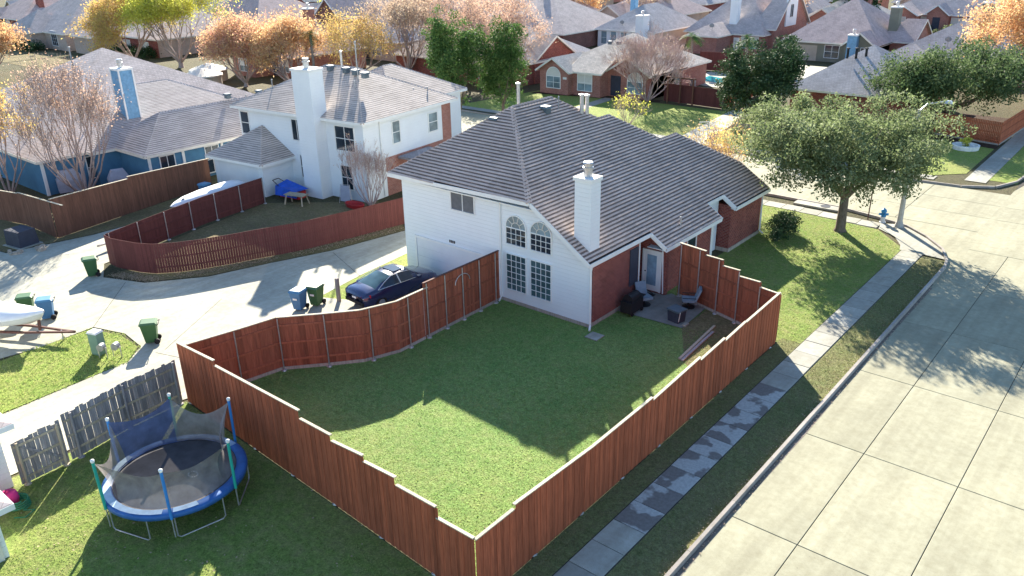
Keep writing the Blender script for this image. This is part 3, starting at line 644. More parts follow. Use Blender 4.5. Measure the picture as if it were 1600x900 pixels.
fz.build('fascia', 'white_trim', mh)
for q_ in ((-32.3,-22.6,28.2,28.56,zl-.22,zl-.19),(-32.3,-31.65,28.56,41.2,zl-.225,zl-.195),(-19.4,-18.3,33.5,39.3,2.55,2.58),(-18.75,-18.4,41.4,45.8,2.6,2.63)): MB().box(*q_).build('soffit', 'white_trim', mh)

# gutters and downspouts
g = MB(); g.tube([(-24.72,28.5,5.2),(-24.72,28.48,.25),(-24.65,28.2,.06)], .045, 6); g.build('downspout', 'white_trim', mh)
g = MB(); g.tube([(-19.3,28.5,3.1),(-19.32,28.46,2.9),(-19.3,28.46,.2),(-19.15,28.2,.06)], .055, 6); g.build('downspout', 'white_trim', mh)
g = MB(); g.tube([(-18.68,45.55,2.6),(-18.66,45.55,.2),(-18.4,45.5,.06)], .05, 6); g.build('downspout', 'white_trim', mh)
g = MB(); g.tube([(-18.7,33.85,2.5),(-18.58,33.85,.1)], .035, 6); g.build('downspout', 'white_trim', mh)
MB().box(-19.0,-18.35,27.6,28.25,.012,.05).build('splash_block', 'walk_concrete', mh)
g = MB(); g.box(-18.745,-18.6,38.9,39.15,0,2.6); g.build('porch_post', 'white_trim', mh)
# windows on the rear wall
wy = 28.56
window(mh, 'y-', wy, -28.0, 4.2, 1.55, .88, 2, 1, 'screen', 'white_trim', False, .05)
for ux in (-24.36, -22.84): arch_window(mh, 'y-', wy, ux, 3.15, 1.2, .82, upper='glass_pale', cols=4, rows=3, fw=.05)
for ux in (-24.38, -22.85): window(mh, 'y-', wy, ux, .74, 1.2, 1.86, 4, 6, 'glass_teal', 'white_trim', False, .05)
# garage door
gd = MB(); 
for k in range(4): rect_on(gd, 'y-', wy, -30.75, -25.9, .03+k*.505, .53+k*.505, .004, .02+.003*(k%2))
gdo = gd.build('garage_door', 'garage_white', mh)
gt = MB(); rect_on(gt, 'y-', wy, -30.87, -30.75, 0, 2.17, .003, .06); rect_on(gt, 'y-', wy, -25.9, -25.78, 0, 2.17, .003, .06); rect_on(gt, 'y-', wy, -30.75, -25.9, 2.05, 2.17, .003, .06); gt.build('door_frame', 'white_trim', gdo)
nb = MB()
for k in range(4): rect_on(nb, 'y-', wy, -28.3+k*.11, -28.23+k*.11, 2.3, 2.44, .003, .02)
nb.build('house_number', 'black_metal', mh)
# brick side: shutters/window, glazed door, small vents
MB().box(-19.4,-19.35,31.9,32.62,.95,2.85).build('shutter', 'shutter', mh); g = MB(); g.tube([(-19.36,32.72,3.0),(-19.34,32.72,.1)], .035, 6); g.build('downspout', 'white_trim', mh)
door = MB().box(-19.72,-18.82,33.84,33.897,.12,2.2).build('door', 'white_trim', mh)
MB().box(-19.54,-19.0,33.825,33.839,.42,2.05).build('glass', 'curtain', door)
MB().box(-19.82,-19.72,33.82,33.898,.1,2.31).box(-18.82,-18.72,33.82,33.898,.1,2.31).box(-19.72,-18.82,33.82,33.898,2.2,2.31).build('door_frame', 'white_trim', door)
MB().lathe((-19.63,33.82,1.1), [(.035,0),(.035,.05)], 8).build('handle', 'black_metal', door)
window(mh, 'x+', -18.62, 36.2, .9, .9, 1.5, 1, 2, 'glass')
# roof furniture
ch = chimney(mh, -20.5, -19.62, 28.78, 29.55, 2.9, 7.02, 'white_wall')
MB().box(-20.56,-19.56,28.72,29.61,2.9,3.55).build('flashing', 'flashing', ch)
box_vent(mh, -27.9, 32.0, 8.05); box_vent(mh, -26.6, 34.6, 8.35)
pipe_vent(mh, -25.95, 37.0, px(-25.95), .95, .11, 'galv'); pipe_vent(mh, -25.85, 37.35, px(-25.85), .95, .11, 'galv'); pipe_vent(mh, -27.4, 33.3, 8.8, 1.0, .09, 'galv')
pipe_vent(mh, -26.5, 35.6, px(-26.5), .6, .03); pipe_vent(mh, -18.9, 35.9, px(-18.9), .35, .04, 'galv')
# patio
pat = sheet('patio', [(-19.38,30.9),(-15.95,31.1),(-16.1,33.7),(-18.3,34.3),(-18.5,33.9),(-21.4,33.9),(-21.4,32.8),(-19.38,32.8)], .03, 'patio_concrete')

# ================================================================== FENCES
board_cache = {}
def fence(label, pts, tops, mat, capmat='cap_pale', bw=.14, gap=-.004, boards=True, rails=True, posts=True, rail_side=1, rot=True, post_step=2.4, cat='fence', group=None, cap=True, base=.0, uneven=0.0, railmat=None, name='wooden_fence', postmat='galv'):
    """pts: polyline on the ground; tops: list of (s0, s1, z0, z1) panel tops by length along it"""
    root = empty(name, (*pts[0], 0), 0, label, cat, group); P0 = Vector((*pts[0], 0))
    seg = []; s = 0
    for i in range(len(pts)-1):
        a = Vector((*pts[i], 0)); b = Vector((*pts[i+1], 0)); L = (b-a).length; seg.append((s, s+L, a, (b-a)/L)); s += L
    T = s
    def at(q):
        for s0, s1, a, d in seg:
            if q <= s1+1e-6: return a+d*(q-s0), d
        return seg[-1][2]+seg[-1][3]*(q-seg[-1][0]), seg[-1][3]
    def top(q):
        for s0, s1, z0, z1 in tops:
            if q <= s1+1e-6: return z0+(z1-z0)*max(0, (q-s0)/(s1-s0))
        return tops[-1][3]
    n = int(T/bw); jm = MB()
    for k in range(n):
        q = (k+.5)*T/n; p, d = at(q); h = top(q)-.03+(rng.uniform(-uneven, uneven) if uneven else 0); w_ = T/n-gap
        if boards:
            key = (round(h*40), round(w_*200))
            if key not in board_cache:
                b = MB(); hh = key[0]/40; b.box(-w_/2, w_/2, -.009, .009, base+.02, hh); o = b.build('board', mat, root); board_cache[key] = o.data
            else:
                o = bpy.data.objects.new('board', board_cache[key]); COL.objects.link(o); o.parent = root
            if o.data.materials[0] != M(mat): o.data = o.data.copy(); o.data.materials[0] = M(mat); board_cache[key] = o.data
            nn = Vector((-d.y, d.x, 0)); off = (k%2-.5)*.013+rng.uniform(-.003, .003)
            o.location = p-P0+nn*off; o.rotation_euler = (0, 0, math.atan2(d.y, d.x)+(rng.uniform(-.012,.012)))
            if uneven: o.rotation_euler[1] = rng.uniform(-.006,.006)
        else:
            c, sn = d.x, d.y; q0 = p-P0; t = .009
            V = [(q0.x+c*u-sn*v, q0.y+sn*u+c*v, z) for z in (.02+base, h) for u, v in ((-w_/2,-t),(w_/2,-t),(w_/2,t),(-w_/2,t))]
            jm.add(V, [(0,3,2,1),(4,5,6,7),(0,1,5,4),(1,2,6,5),(2,3,7,6),(3,0,4,7)])
    if not boards: stuff(jm.build('boards', mat, root))
    def strip(nm, q0, q1, f0, f1, w_, off, m_):      # bar following the fence from q0 to q1 between heights
        b = MB(); ks = [q0]+[x[1] for x in seg if q0+.02 < x[1] < q1-.02]+[q1]
        for i in range(len(ks)-1):
            a, d = at(ks[i]+.001); e, d2 = at(ks[i+1]-.001); nn = Vector((-d.y, d.x, 0))*off
            f0a, f0b = f0 if isinstance(f0, tuple) else (f0, f0)
            za = f0a+(f0b-f0a)*(ks[i]-q0)/(q1-q0); zb = f0a+(f0b-f0a)*(ks[i+1]-q0)/(q1-q0)
            b.bar(a-P0+nn+Vector((0,0,za+f1/2)), e-P0+nn+Vector((0,0,zb+f1/2)), w_, f1)
        return b.build(nm, m_, root)
    if cap:
        for s0, s1, z0, z1 in tops: strip('cap', s0, s1-.012, (z0-.028, z1-.028), .035, .10, rail_side*.02, capmat)
    q = 0; 
    if posts:
        b = MB(); 
        q = .15
        while q < T+.1:
            p, d = at(min(q, T-.05)); nn = Vector((-d.y, d.x, 0))*rail_side*.075; h = top(min(q,T))-.06
            pm = MB(); pp = p-P0+nn; pm.tube([(pp.x,pp.y,-.02),(pp.x,pp.y,h)], .03 if postmat == 'galv' else .05, 8); pm.lathe((pp.x,pp.y,-.015), [(.13,0),(.11,.05),(.04,.06)], 8)
            pm.build('post', postmat, root); q += post_step
    if rails:
        hm = min(min(x[2], x[3]) for x in tops)
        for f in ((.18, .5, .82) if rails is True else rails): strip('rail', .05, T-.05, f*hm, .085, .035, rail_side*.031, railmat or mat)
    if rot: strip('rot_board', .02, T-.02, .0, .14, .03, rail_side*.028, 'rot_board')
    return root
# right run along the pavement, near corner to far corner
fence('long red board fence running beside the pavement', [(-11.95,12.45),(-11.95,32.25)],
      [(0,1.62,2.28,2.28),(1.62,5.5,2.43,2.27),(5.5,9.1,2.27,2.33),(9.1,12.55,2.22,2.43),(12.55,14.55,2.3,2.42),(14.55,16.4,2.3,2.42),(16.4,19.8,2.38,2.52)], 'fence_red')
fence('stepped red board fence between the trampoline and the back yard', [(-28.3,13.25),(-12.0,12.44)],
      [(0,2.9,2.68,2.9),(2.9,8.35,2.7,3.0),(8.35,10.05,2.7,2.8),(10.05,11.65,2.6,2.78),(11.65,13.15,2.58,2.72),(13.15,14.85,2.46,2.56),(14.85,16.32,2.2,2.3)], 'fence_red', rail_side=1)
fence('curved red board fence with metal posts beside the drive', [(-28.25,13.4),(-27.73,15.87),(-27.5,17.2),(-26.23,18.65),(-25.24,19.86),(-24.68,21.4),(-24.7,23.05)],
      [(0,10.95,2.5,2.5)], 'fence_in', rail_side=-1, post_step=1.9)
gf = fence('raised red fence section with arched gate next to the white garage wall', [(-24.72,23.1),(-24.8,28.4)],
      [(0,.9,2.76,2.76),(.9,5.3,2.76,2.7)], 'fence_in', 'cap_dark', rail_side=-1, post_step=1.2)
ga = MB(); ga.tube([(.03,2.55+.5*math.cos(PI*i/8)*-1+.0,1.95+.42*math.sin(PI*i/8)) for i in range(9)], .022, 6); ga.build('gate_arch', 'galv', gf)
fence('stepped red board fence closing the patio end of the yard', [(-18.0,34.35),(-12.0,32.5)],
      [(0,1.75,2.85,2.95),(1.75,2.85,2.75,2.84),(2.85,3.9,2.56,2.66),(3.9,5.1,2.38,2.5),(5.1,6.28,2.26,2.32)], 'fence_in', rail_side=-1, post_step=1.25)
# neighbours' fences
fence('curved maroon board fence along the alley', [(-45.96,18.63),(-45.0,18.6),(-44.15,18.8),(-43.2,19.05),(-42.28,19.5),(-41.4,20.5),(-40.8,21.55),(-40.2,22.9),(-39.75,24.19),(-38.77,26.62),(-38.05,29.93),(-37.4,33.72),(-37.0,36)],
      [(0,30,1.8,1.8)], 'fence_maroon', boards=False, cap=False, rot=False, gap=.012, rail_side=1, posts=False)
fence('straight maroon fence with metal posts inside the white house yard', [(-46.0,18.75),(-47.0,22.4),(-47.95,26.1),(-48.6,31.0)],
      [(0,14,1.8,1.88)], 'fence_maroon', boards=False, cap=False, rot=False, rail_side=-1, post_step=2.05)
fence('tall brown board fence with pale cap in front of the blue house', [(-52.96,18.76),(-54.2,24.3),(-55.75,31.2)],
      [(0,5.7,2.55,2.35),(5.7,14,2.5,1.98)], 'fence_brown', boards=False, rot=False, rail_side=1, posts=False)
fence('short brown board fence meeting the tall one by the blue house corner', [(-63,17.3),(-57.4,18.6),(-53.0,18.7)],
      [(0,5.6,2.1,2.15),(5.6,12,2.2,2.5)], 'fence_brown', boards=False, rot=False, rail_side=1, posts=False)
fence('orange-red picket fence behind the far lawn on the corner', [(-17.5,79.2),(-12.0,77.75)], [(0,10,1.95,1.95)], 'fence_orange', boards=False, rot=True, cap=False, gap=.03, rail_side=-1, posts=False)
fence('orange-red board fence running away along the far pavement', [(-12.0,77.8),(-11.6,86),(-11.4,105)], [(0,40,2.0,2.0)], 'fence_orange', boards=False, rot=True, cap=False, rail_side=-1, posts=False)
fence('dark red board fence beside the brick ranch house', [(-44.9,79.5),(-37.5,79.0)], [(0,12,1.95,1.95)], 'fence_maroon', boards=False, rot=False, cap=False, rail_side=1, posts=False)
fence('red fence along the ranch drive beside the pool', [(-37.5,79.0),(-38.6,95)], [(0,20,1.95,1.95)], 'fence_orange', boards=False, rot=False, cap=False, rail_side=1, posts=False)
fence('tall dark red fence panels behind the pool', [(-52,101),(-45,102.5),(-40,102)], [(0,14,2.4,2.4)], 'fence_maroon', boards=False, rot=False, cap=False, rail_side=1, posts=True, post_step=2.4)
# weathered fence behind the trampoline
gfen = fence('weathered grey board fence with gate behind the trampoline', [(-28.45,13.1),(-28.35,11.0),(-27.9,8.5)], [(0,4.7,1.95,1.9)], 'wood_old', boards=True, rot=False, cap=False, uneven=.04, gap=.004, rail_side=1, post_step=2.1, postmat='wood_old', railmat='wood_pale')
g2 = fence('sagging grey board gate with braces left of the trampoline', [(-27.88,8.4),(-27.78,6.75)], [(0,1.7,1.75,1.7)], 'wood_old', boards=True, rot=False, cap=False, uneven=.05, gap=.01, rails=(.12,.5,.86), rail_side=1, posts=True, post_step=1.35, postmat='wood_pale', railmat='wood_pale', cat='gate', name='wooden_gate')
br = MB(); br.bar((.05,-.15,.3),(.1,-1.4,1.45),.03,.09); br.build('brace', 'wood_old', g2)

# fallen leaves blown along fences, kerbs and lawns
def litter(name, label, spots, mat, n, size=.035):
    C = []
    for (x0, y0), (x1, y1), sp in spots:
        k = n//len(spots); u = nr.uniform(0, 1, k); C.append(np.stack([x0+(x1-x0)*u+nr.normal(0, sp, k), y0+(y1-y0)*u+nr.normal(0, sp, k), nr.uniform(.02, .05, k)], 1))
    C = np.concatenate(C); A = nr.uniform(0, 2*PI, len(C)); s_ = size*nr.uniform(.6, 1.5, len(C)); V = np.zeros((len(C), 4, 3))
    for j in range(4): V[:, j, 0] = C[:,0]+s_*np.cos(A+j*PI/2)*(1 if j % 2 else .6); V[:, j, 1] = C[:,1]+s_*np.sin(A+j*PI/2)*(1 if j % 2 else .6); V[:, j, 2] = C[:,2]+nr.uniform(-.01, .015, len(C))
    o = stuff(np_mesh(name, V.reshape(-1, 3), 4, mat)); tag(o, label, 'leaves')
litter('fallen_leaves', 'dry leaves blown along the alley fence', [((-44,18),(-41.5,19),.25),((-41,20),(-39,25),.25),((-38.5,26),(-37,33),.25)], 'leaf_dry', 2600)
litter('fallen_leaves', 'dry leaves scattered around the trampoline', [((-27,7),(-14,8),2.2)], 'leaf_dry', 260)
litter('fallen_leaves', 'dry leaves caught along the street kerb', [((-8.25,8),(-8.2,46),.06),((-8.6,8),(-8.6,46),.1)], 'leaf_dry', 900, .025)
litter('fallen_leaves', 'dry leaves on the corner lawn below the live oak', [((-17,44),(-12.5,49),1.5)], 'leaf_dry', 700, .03)
# ================================================================== NEIGHBOUR HOUSES
# --- white two-storey house across the alley (local frame at its near corner)
h2 = house('white two-storey house with tall white chimney across the alley', [(-12.6,0,0,9.6,5.75,.5,'x','',None,'shingle_taupe'),(-9.5,-2.0,5,13.5,5.74,.52,'y','',None,'shingle_taupe'),(-12.7,-7.4,-2.75,2.5,2.6,.62,'y','',None,'shingle_taupe')],
           'white_wall', 'shingle_taupe', 'white_trim', (-42.65,35.35,0), rad(6), .4, 'shingle_taupe')
chimney(h2, -5.2, -3.5, -1.0, .25, 0, 8.9, 'white_wall')
for u, z, wd, h, c, r in ((-12.4,3.6,.85,1.6,1,2),(-6.9,3.7,1.0,1.45,2,1),(-2.6,3.5,1.75,1.65,2,2),(-6.4,1.0,.65,1.6,1,2),(-2.35,.75,1.0,1.65,1,2)): window(h2, 'y-', 0, u, z, wd, h, c, r, 'glass')
for v, z, wd, h in ((2.9,3.6,.75,1.5),(6.9,3.65,1.0,1.3),): window(h2, 'x+', 0, v, z, wd, h, 1, 2, 'glass_pale')
MB().box(.003,.03,8.5,9.55,0,5.5).build('brick_strip', 'brick_rose', h2); MB().box(.003,.026,2.0,8.5,0,2.75).build('brick_apron', 'brick_rose', h2)
gd = MB(); rect_on(gd, 'y-', -2.75, -12.2, -7.9, .05, 2.1, .004, .03); gd.build('garage_door', 'garage_white', h2)
g = MB(); g.tube([(.06,1.6,5.5),(.06,1.6,.1)], .05, 6); g.build('downspout', 'white_trim', h2)
MB().box(.1,2.6,3.2,6.6,2.45,2.62).build('patio_cover', 'roof_slate', h2); MB().bar((2.5,3.3,0),(2.5,3.3,2.45),.1).build('post', 'white_trim', h2); MB().bar((2.5,6.5,0),(2.5,6.5,2.45),.1).build('post', 'white_trim', h2)
for x, y in ((-4.0,4.2),(-2.3,4.1),(-1.2,3.9),(.0,3.6)): box_vent(h2, x-2.8, y, 8.2-.25*abs(y-4.5))
for x, y in ((-10.6,1.8),(-2.9,2.6),(-1.5,7.2),(-1.0,8.2)): pipe_vent(h2, x, y, 6.0+.42*min(y, 4.5) if x < -2 else 6.0, .55, .04)
pipe_vent(h2, -6.0, 4.6, 8.0, 1.3, .08, 'galv'); pipe_vent(h2, -3.5, 3.6, 7.6, 2.6, .05)
# --- blue house with grey roofs
hb = house('blue house with grey shingle roof and blue chimney behind the brown fence', [(-86,-63.2,22.4,45,2.75,.5,'y','',None,'roof_taupe'),(-76,-62.5,26,43,2.75,.46,'y','',None,'shingle_grey'),(-64.5,-58.2,27.9,42.5,2.8,.62,'y','',None,'shingle_grey')],
           'blue_wall', 'shingle_grey', 'cream_trim', tabs='shingle_grey')
chimney(hb, -66.3,-65.0, 30.2, 31.3, 2.5, 7.9, 'blue_chimney', 'white_trim', True, 'white_trim')
window(hb, 'x+', -63.2, 25.6, .6, 1.0, 1.6, 2, 2, 'glass', 'white_trim'); 
for y0 in (28.5, 32.2): window(hb, 'x+', -58.2, y0+.3, .3, 1.1, 2.0, 2, 2, 'glass', 'white_trim')
for y0 in (27.9,30.6,33.9,36): MB().box(-58.18,-58.1,y0-.06,y0+.14,0,2.7).build('corner_trim', 'white_trim', hb)
MB().box(-63.24,-63.1,22.36,22.56,0,2.7).build('corner_trim', 'white_trim', hb); MB().box(-63.19,-63.05,23.4,23.75,1.2,1.7).box(-63.19,-63.08,23.65,23.85,.6,1.1).build('meter_box', 'vent_metal', hb)
for y in (37,39.5): box_vent(hb, -61.3+.3*(y-37), y, 5.2)
pipe_vent(hb, -74.8, 31, 6.6, 2.2, .07); pipe_vent(hb, -60.2, 38, 4.6, .6, .04); pipe_vent(hb, -65.5, 27.3, 4.1, .5, .04)
# --- near neighbour at the left picture edge
hn = house('pale sided house corner with tan roof left of the grey gate', [(-44,-27.95,-12,6.55,2.5,.35,'y','')], 'white_wall', 'roof_taupe', 'white_trim')
hs = house('low white shed with tan roof near the trampoline', [(-28.2,-24.35,-6,5.05,1.95,.4,'y','')], 'white_wall', 'roof_taupe', 'white_trim', name='shed'); hs['category'] = 'shed'
g = MB(); g.box(-24.32,-24.28,3.2,4.9,.0,1.8); g.build('corner_trim', 'cream_trim', hs)
# --- brick ranch house facing the side street
hr = house('red brick ranch house with beige roof and arched windows behind the main roof', [(-59.4,-46.4,79.2,92,2.75,.5,'x',''),(-59.4,-55.4,76.2,84,2.75,.62,'y','-'),(-55.4,-51.6,77.0,82,2.75,.5,'x','-+'),(-51.6,-46.4,78.6,86,2.75,.6,'y','-')],
           'brick_rose', 'roof_beige', 'cream_trim')
arch_window(hr, 'y-', 76.2, -58.4, .7, 1.9, 1.25, glass='glass_pale', upper='blind', cols=2, rows=2, bars=False); window(hr, 'y-', 77.0, -54.6, .6, 1.9, 1.75, 2, 2, 'glass_pale', 'white_trim', True)
d = MB(); rect_on(d, 'y-', 78.6, -51.2, -49.9, .1, 2.3, .01, .05); d.build('door', 'shutter', hr); arch_window(hr, 'y-', 78.6, -49.0, .6, 1.9, 1.2, glass='glass_pale', upper='blind', cols=2, rows=2, bars=False)
window(hr, 'x+', -46.4, 84.5, .9, .8, 1.4, 1, 2, 'glass', 'brick_dark' if False else 'cream_trim'); n_ = MB(); rect_on(n_, 'y-', 76.2, -56.1, -55.6, 1.75, 2.0, .003, .03); n_.build('house_number', 'paint_white', hr)
for x, y in ((-54,82.5),(-53,82.8)): box_vent(hr, x, y, 5.2)
MB().box(-46.38,-46.0,88,88.8,0,.9).build('air_conditioner', 'vent_metal', hr)
# --- background houses
h8 = house('dark red brick house with plain grey hip roof left of the ranch house', [(-84,-63.4,76.5,92,2.75,.55,'x',''),(-66.5,-63.2,80,88,2.9,.6,'x','+')], 'brick_red', 'roof_grey', 'cream_trim')
h5 = house('pale roofed house with dark timber gable and white chimney behind the grey roof', [(-97,-78,106,124,2.75,.55,'x',''),(-89,-83,103.5,110,2.75,.7,'y','-','brick_dark')], 'brick_dark', 'roof_taupe', 'cream_trim')
chimney(h5, -90.4,-89.2,108.5,109.5,2.7,9.2,'white_wall'); window(h5, 'y-', 103.5, -86.8, .8, 1.3, 1.4, 2, 2, 'glass_pale'); dish(h5, -90.5, 104.2, 3.9)
b = MB(); 
for k in range(7): a = PI*k/6; b.bar((-86,103.45,2.9),(-86+1.5*math.cos(a),103.45,2.9+1.3*math.sin(a)),.1)
b.build('gable_sunburst', 'wood_pale', h5); MB().box(-88,-87,113.5,114.2,7.2,7.5).build('skylight', 'glass', h5)
h6 = house('white sided house with broad hip roof, white chimney and satellite dish', [(-77.3,-66.8,114.4,129,2.9,.62,'y','')], 'white_wall', 'roof_grey', 'white_trim')
chimney(h6, -69.2,-67.9,112.6,114.5,0,5.2,'white_wall'); chimney(h6, -75.5,-74.6,121,122,3,9.0,'blue_chimney'); dish(h6, -73, 114.9, 3.2)
for u in (-76.6,-74.8,-72.9,-71): window(h6, 'y-', 114.4, u, .5, 1.0, 1.9, 1, 2, 'glass_pale', 'white_trim')
MB().box(-66.82,-66.77,114.5,129,0,2.7).build('tan_side', 'tan_wall', h6)
h7 = house('rosy brick house with big tan hip roof and tall white chimney', [(-64,-51.6,119.4,136,2.85,.72,'x',''),(-61.2,-56.6,114.8,124,2.75,.55,'y',''),(-54,-50.8,121.5,134,3.6,.9,'x','+')], 'brick_rose', 'roof_taupe', 'cream_trim')
chimney(h7, -57.6,-56.4,120.6,121.6,2.8,9.0,'white_wall'); dish(h7, -57.8, 115.5, 3.4)
d = MB(); rect_on(d, 'y-', 119.4, -56.1, -55.2, .1, 2.1, .01, .05); d.build('door', 'white_trim', h7)
for u in (-54.8,-53.4): window(h7, 'y-', 119.4, u, .7, 1.2, 1.6, 1, 2, 'glass_pale', 'white_trim', True)
MB().box(-50.78,-50.6,125,129,3.4,7.2).build('gable_siding', 'white_wall', h7); window(h7, 'x+', -50.6, 126.3, 4.7, 1.1, 1.8, 2, 1, 'glass')
h10 = house('olive sided house with brown hip roof, gable and grey chimney', [(-47,-34.4,116.5,134,2.75,.58,'x',''),(-38.2,-34.4,115.2,122,2.75,.75,'y','-'),(-36,-31.5,122,130,2.75,.6,'x','+','brick_rose')], 'olive_wall', 'roof_rosy', 'cream_trim')
chimney(h10, -35.4,-34.2,123.5,124.9,2.7,6.9,'olive_wall'); chimney(h10, -37.6,-36.4,114.2,115.3,0,4.0,'blue_chimney')
window(h10, 'y-', 116.5, -41.2, .6, 1.9, 1.6, 2, 2, 'glass', 'white_trim'); window(h10, 'y-', 115.2, -36, .7, 1.2, 1.6, 1, 2, 'glass', 'white_trim')
gd = MB(); rect_on(gd, 'y-', 116.5, -46, -42.3, .05, 2.1, .004, .04); gd.build('garage_door', 'tan_wall', h10)
h11 = house('red brick house with two front gables and dark front door in the distance', [(-47,-33,163,178,2.85,.62,'x',''),(-46.6,-41.6,160,168,2.85,.6,'y','-'),(-40,-36.8,161,168,3.1,.8,'y','-'),(-35,-30,166,178,2.85,.6,'x','+')], 'brick_rose', 'roof_taupe', 'white_trim')
window(h11, 'y-', 160, -44.9, .7, 1.7, 1.6, 2, 2, 'glass_pale', 'white_trim', True); d = MB(); rect_on(d, 'y-', 161, -39.0, -37.8, .1, 2.4, .01, .05); d.build('door', 'shutter', h11)
window(h11, 'y-', 163, -36.4, .6, 2.2, 1.6, 2, 2, 'glass_pale', 'white_trim', True); window(h11, 'y-', 163, -41.4, .7, 1.2, 1.5, 1, 2, 'glass_pale', 'white_trim', True)
h12 = house('slate roofed house with grey chimney half hidden by the dark live oak', [(-30.5,-16,109,124,2.75,.55,'x',''),(-30.5,-26,107.5,114,2.6,.5,'y','')], 'brick_rose', 'roof_slate', 'cream_trim')
chimney(h12, -22.8,-21.5,115.8,117,4,8.4,'olive_wall'); dish(h12, -24.6, 110.5, 3.9)
h13 = house('pale grey hip roof house right behind the big live oak', [(-31.2,-20.5,80.3,93,2.75,.55,'x','')], 'brick_red', 'roof_grey', 'cream_trim')
for x, y in ((-27.5,84.2),(-26,85),(-26.8,84.6)): pipe_vent(h13, x, y, 5.4, .7, .12, 'black_metal')
h1 = house('long tan brick house with twin hip roofs in the far left corner', [(-172,-150,62,84,3.0,.62,'y',''),(-168,-158,59.5,68,3.0,.62,'y',''),(-150,-128,66.5,84,2.9,.5,'x',''),(-147,-140,62,70,3.0,.55,'y','')], 'brick_tan', 'roof_taupe', 'cream_trim')
arch_window(h1, 'y-', 59.5, -166.5, .7, 2.4, 1.8, glass='glass', upper='glass', bars=False); window(h1, 'y-', 62, -155.5, .7, 2.2, 2.4, 3, 4, 'glass', 'white_trim')
MB().box(-150,-127.9,66.4,66.5,0,2.8).build('brick_front', 'brick_red', h1)
for u in (-138.5,-132.5): window(h1, 'y-', 66.4, u, .6, 1.9, 1.6, 2, 2, 'glass_pale', 'white_trim', True)
for x in (-161,-156): box_vent(h1, x, 68, 8.0)
h2b = house('rosy roofed house behind the yellow tree', [(-142,-118,78,98,2.9,.55,'y','')], 'brick_red', 'roof_rosy', 'cream_trim'); window(h2b, 'y-', 78, -127, .6, 1.9, 1.6, 2, 2, 'glass_pale', 'white_trim', True); box_vent(h2b, -128, 88, 7.5)
h3 = house('two-storey purple brick house with steep gable behind the bare trees', [(-124,-110,92,106,5.0,.6,'x',''),(-116,-110,88.5,98,5.2,.9,'y','-'),(-128,-112,86,96,2.8,.5,'x','')], 'brick_dark', 'roof_rosy', 'white_trim'); chimney(h3,-121,-119.6,101,102.2,4,12,'white_wall'); box_vent(h3,-121,97,7.6); box_vent(h3,-117.5,97,7.6)
extra = [((-188,-172,150,166),'brick_tan','roof_slate','far slate roof high in the upper left corner'),((-164,-150,172,188),'tan_wall','roof_rosy','far rosy roof at the top edge left of the middle'),((-140,-124,188,204),'brick_rose','roof_grey','far grey roof at the top edge near the middle'),
 ((-116,-101,186,202),'tan_wall','roof_beige','far beige roof at the top edge above the pink tree'),((-92,-76,192,208),'brick_red','roof_taupe','far taupe roof at the top edge above the ranch house'),((-222,-206,128,146),'brick_red','roof_taupe','far taupe roof at the left end of the top edge'),
 ((-228,-212,84,102),'tan_wall','roof_grey','far grey roof beyond the tan brick house'),((-142,-126,104,118) ,'brick_rose','roof_taupe','taupe roof just above the rosy roofed house'),((-98,-84,104,118) if False else (-110,-100,108,122),'tan_wall','roof_grey','grey roof right of the purple brick gable'),
 ((-90,-78,62,74) if False else (-104,-92,66,78),'brick_rose','roof_rosy','rosy roof between the red tree and the bare trees'),((-30,-16,200,216),'brick_rose','roof_slate','far slate roof beyond the top right corner'),((-8,8,150,166),'tan_wall','roof_rosy','far rosy roof hidden behind the orange tree')]
far = extra+[  # distant houses filling the blocks up to the top of the picture
 ((-205,-188,70,88),'brick_red','roof_rosy','far house at the very left edge behind the tan brick one'),
 ((-178,-160,100,118),'brick_tan','roof_grey','far grey roofed house above the orange and gold tree'),
 ((-150,-133,112,130),'tan_wall','roof_taupe','far tan house above the yellow tree'),
 ((-128,-112,122,138),'brick_rose','roof_beige','far beige roofed house above the purple brick gable'),
 ((-106,-92,84,99),'tan_wall','roof_slate','slate roofed house behind the two brown bare trees'),
 ((-112,-97,128,143),'brick_rose','roof_taupe','far taupe roof above the pink-leaved tree'),
 ((-92,-77,136,152),'brick_tan','roof_rosy','far rosy roof above the dark gable house'),
 ((-72,-57,150,166),'tan_wall','roof_slate','far slate roofed house with wide windows behind the broad hip roof'),
 ((-53,-41,186,200),'brick_tan','roof_grey','far stone-coloured house behind the dark cedar'),
 ((-72,-58,184,200),'brick_rose','roof_taupe','far house above the tall white chimney'),
 ((-24,-10,142,158),'brick_rose','roof_taupe','far taupe roof behind the orange tree'),
 ((-26,-10,176,194),'tan_wall','roof_rosy','far rosy roof at the top right corner'),
 ((-100,-84,164,180),'brick_red','roof_grey','far grey roof at the top middle of the picture'),
 ((-128,-112,156,172),'tan_wall','roof_taupe','far tan house at the top left of the middle'),
 ((-150,-134,146,162),'brick_rose','roof_slate','far slate roof at the top left'),
 ((-180,-162,132,148),'brick_red','roof_beige','far beige roof near the top left corner'),
 ((-205,-188,104,122),'tan_wall','roof_rosy','far rosy roof at the top left corner'),
 ((-56,-44,146,158),'brick_rose','roof_beige','far stone house with wreathed gable beside the bare pink tree')]
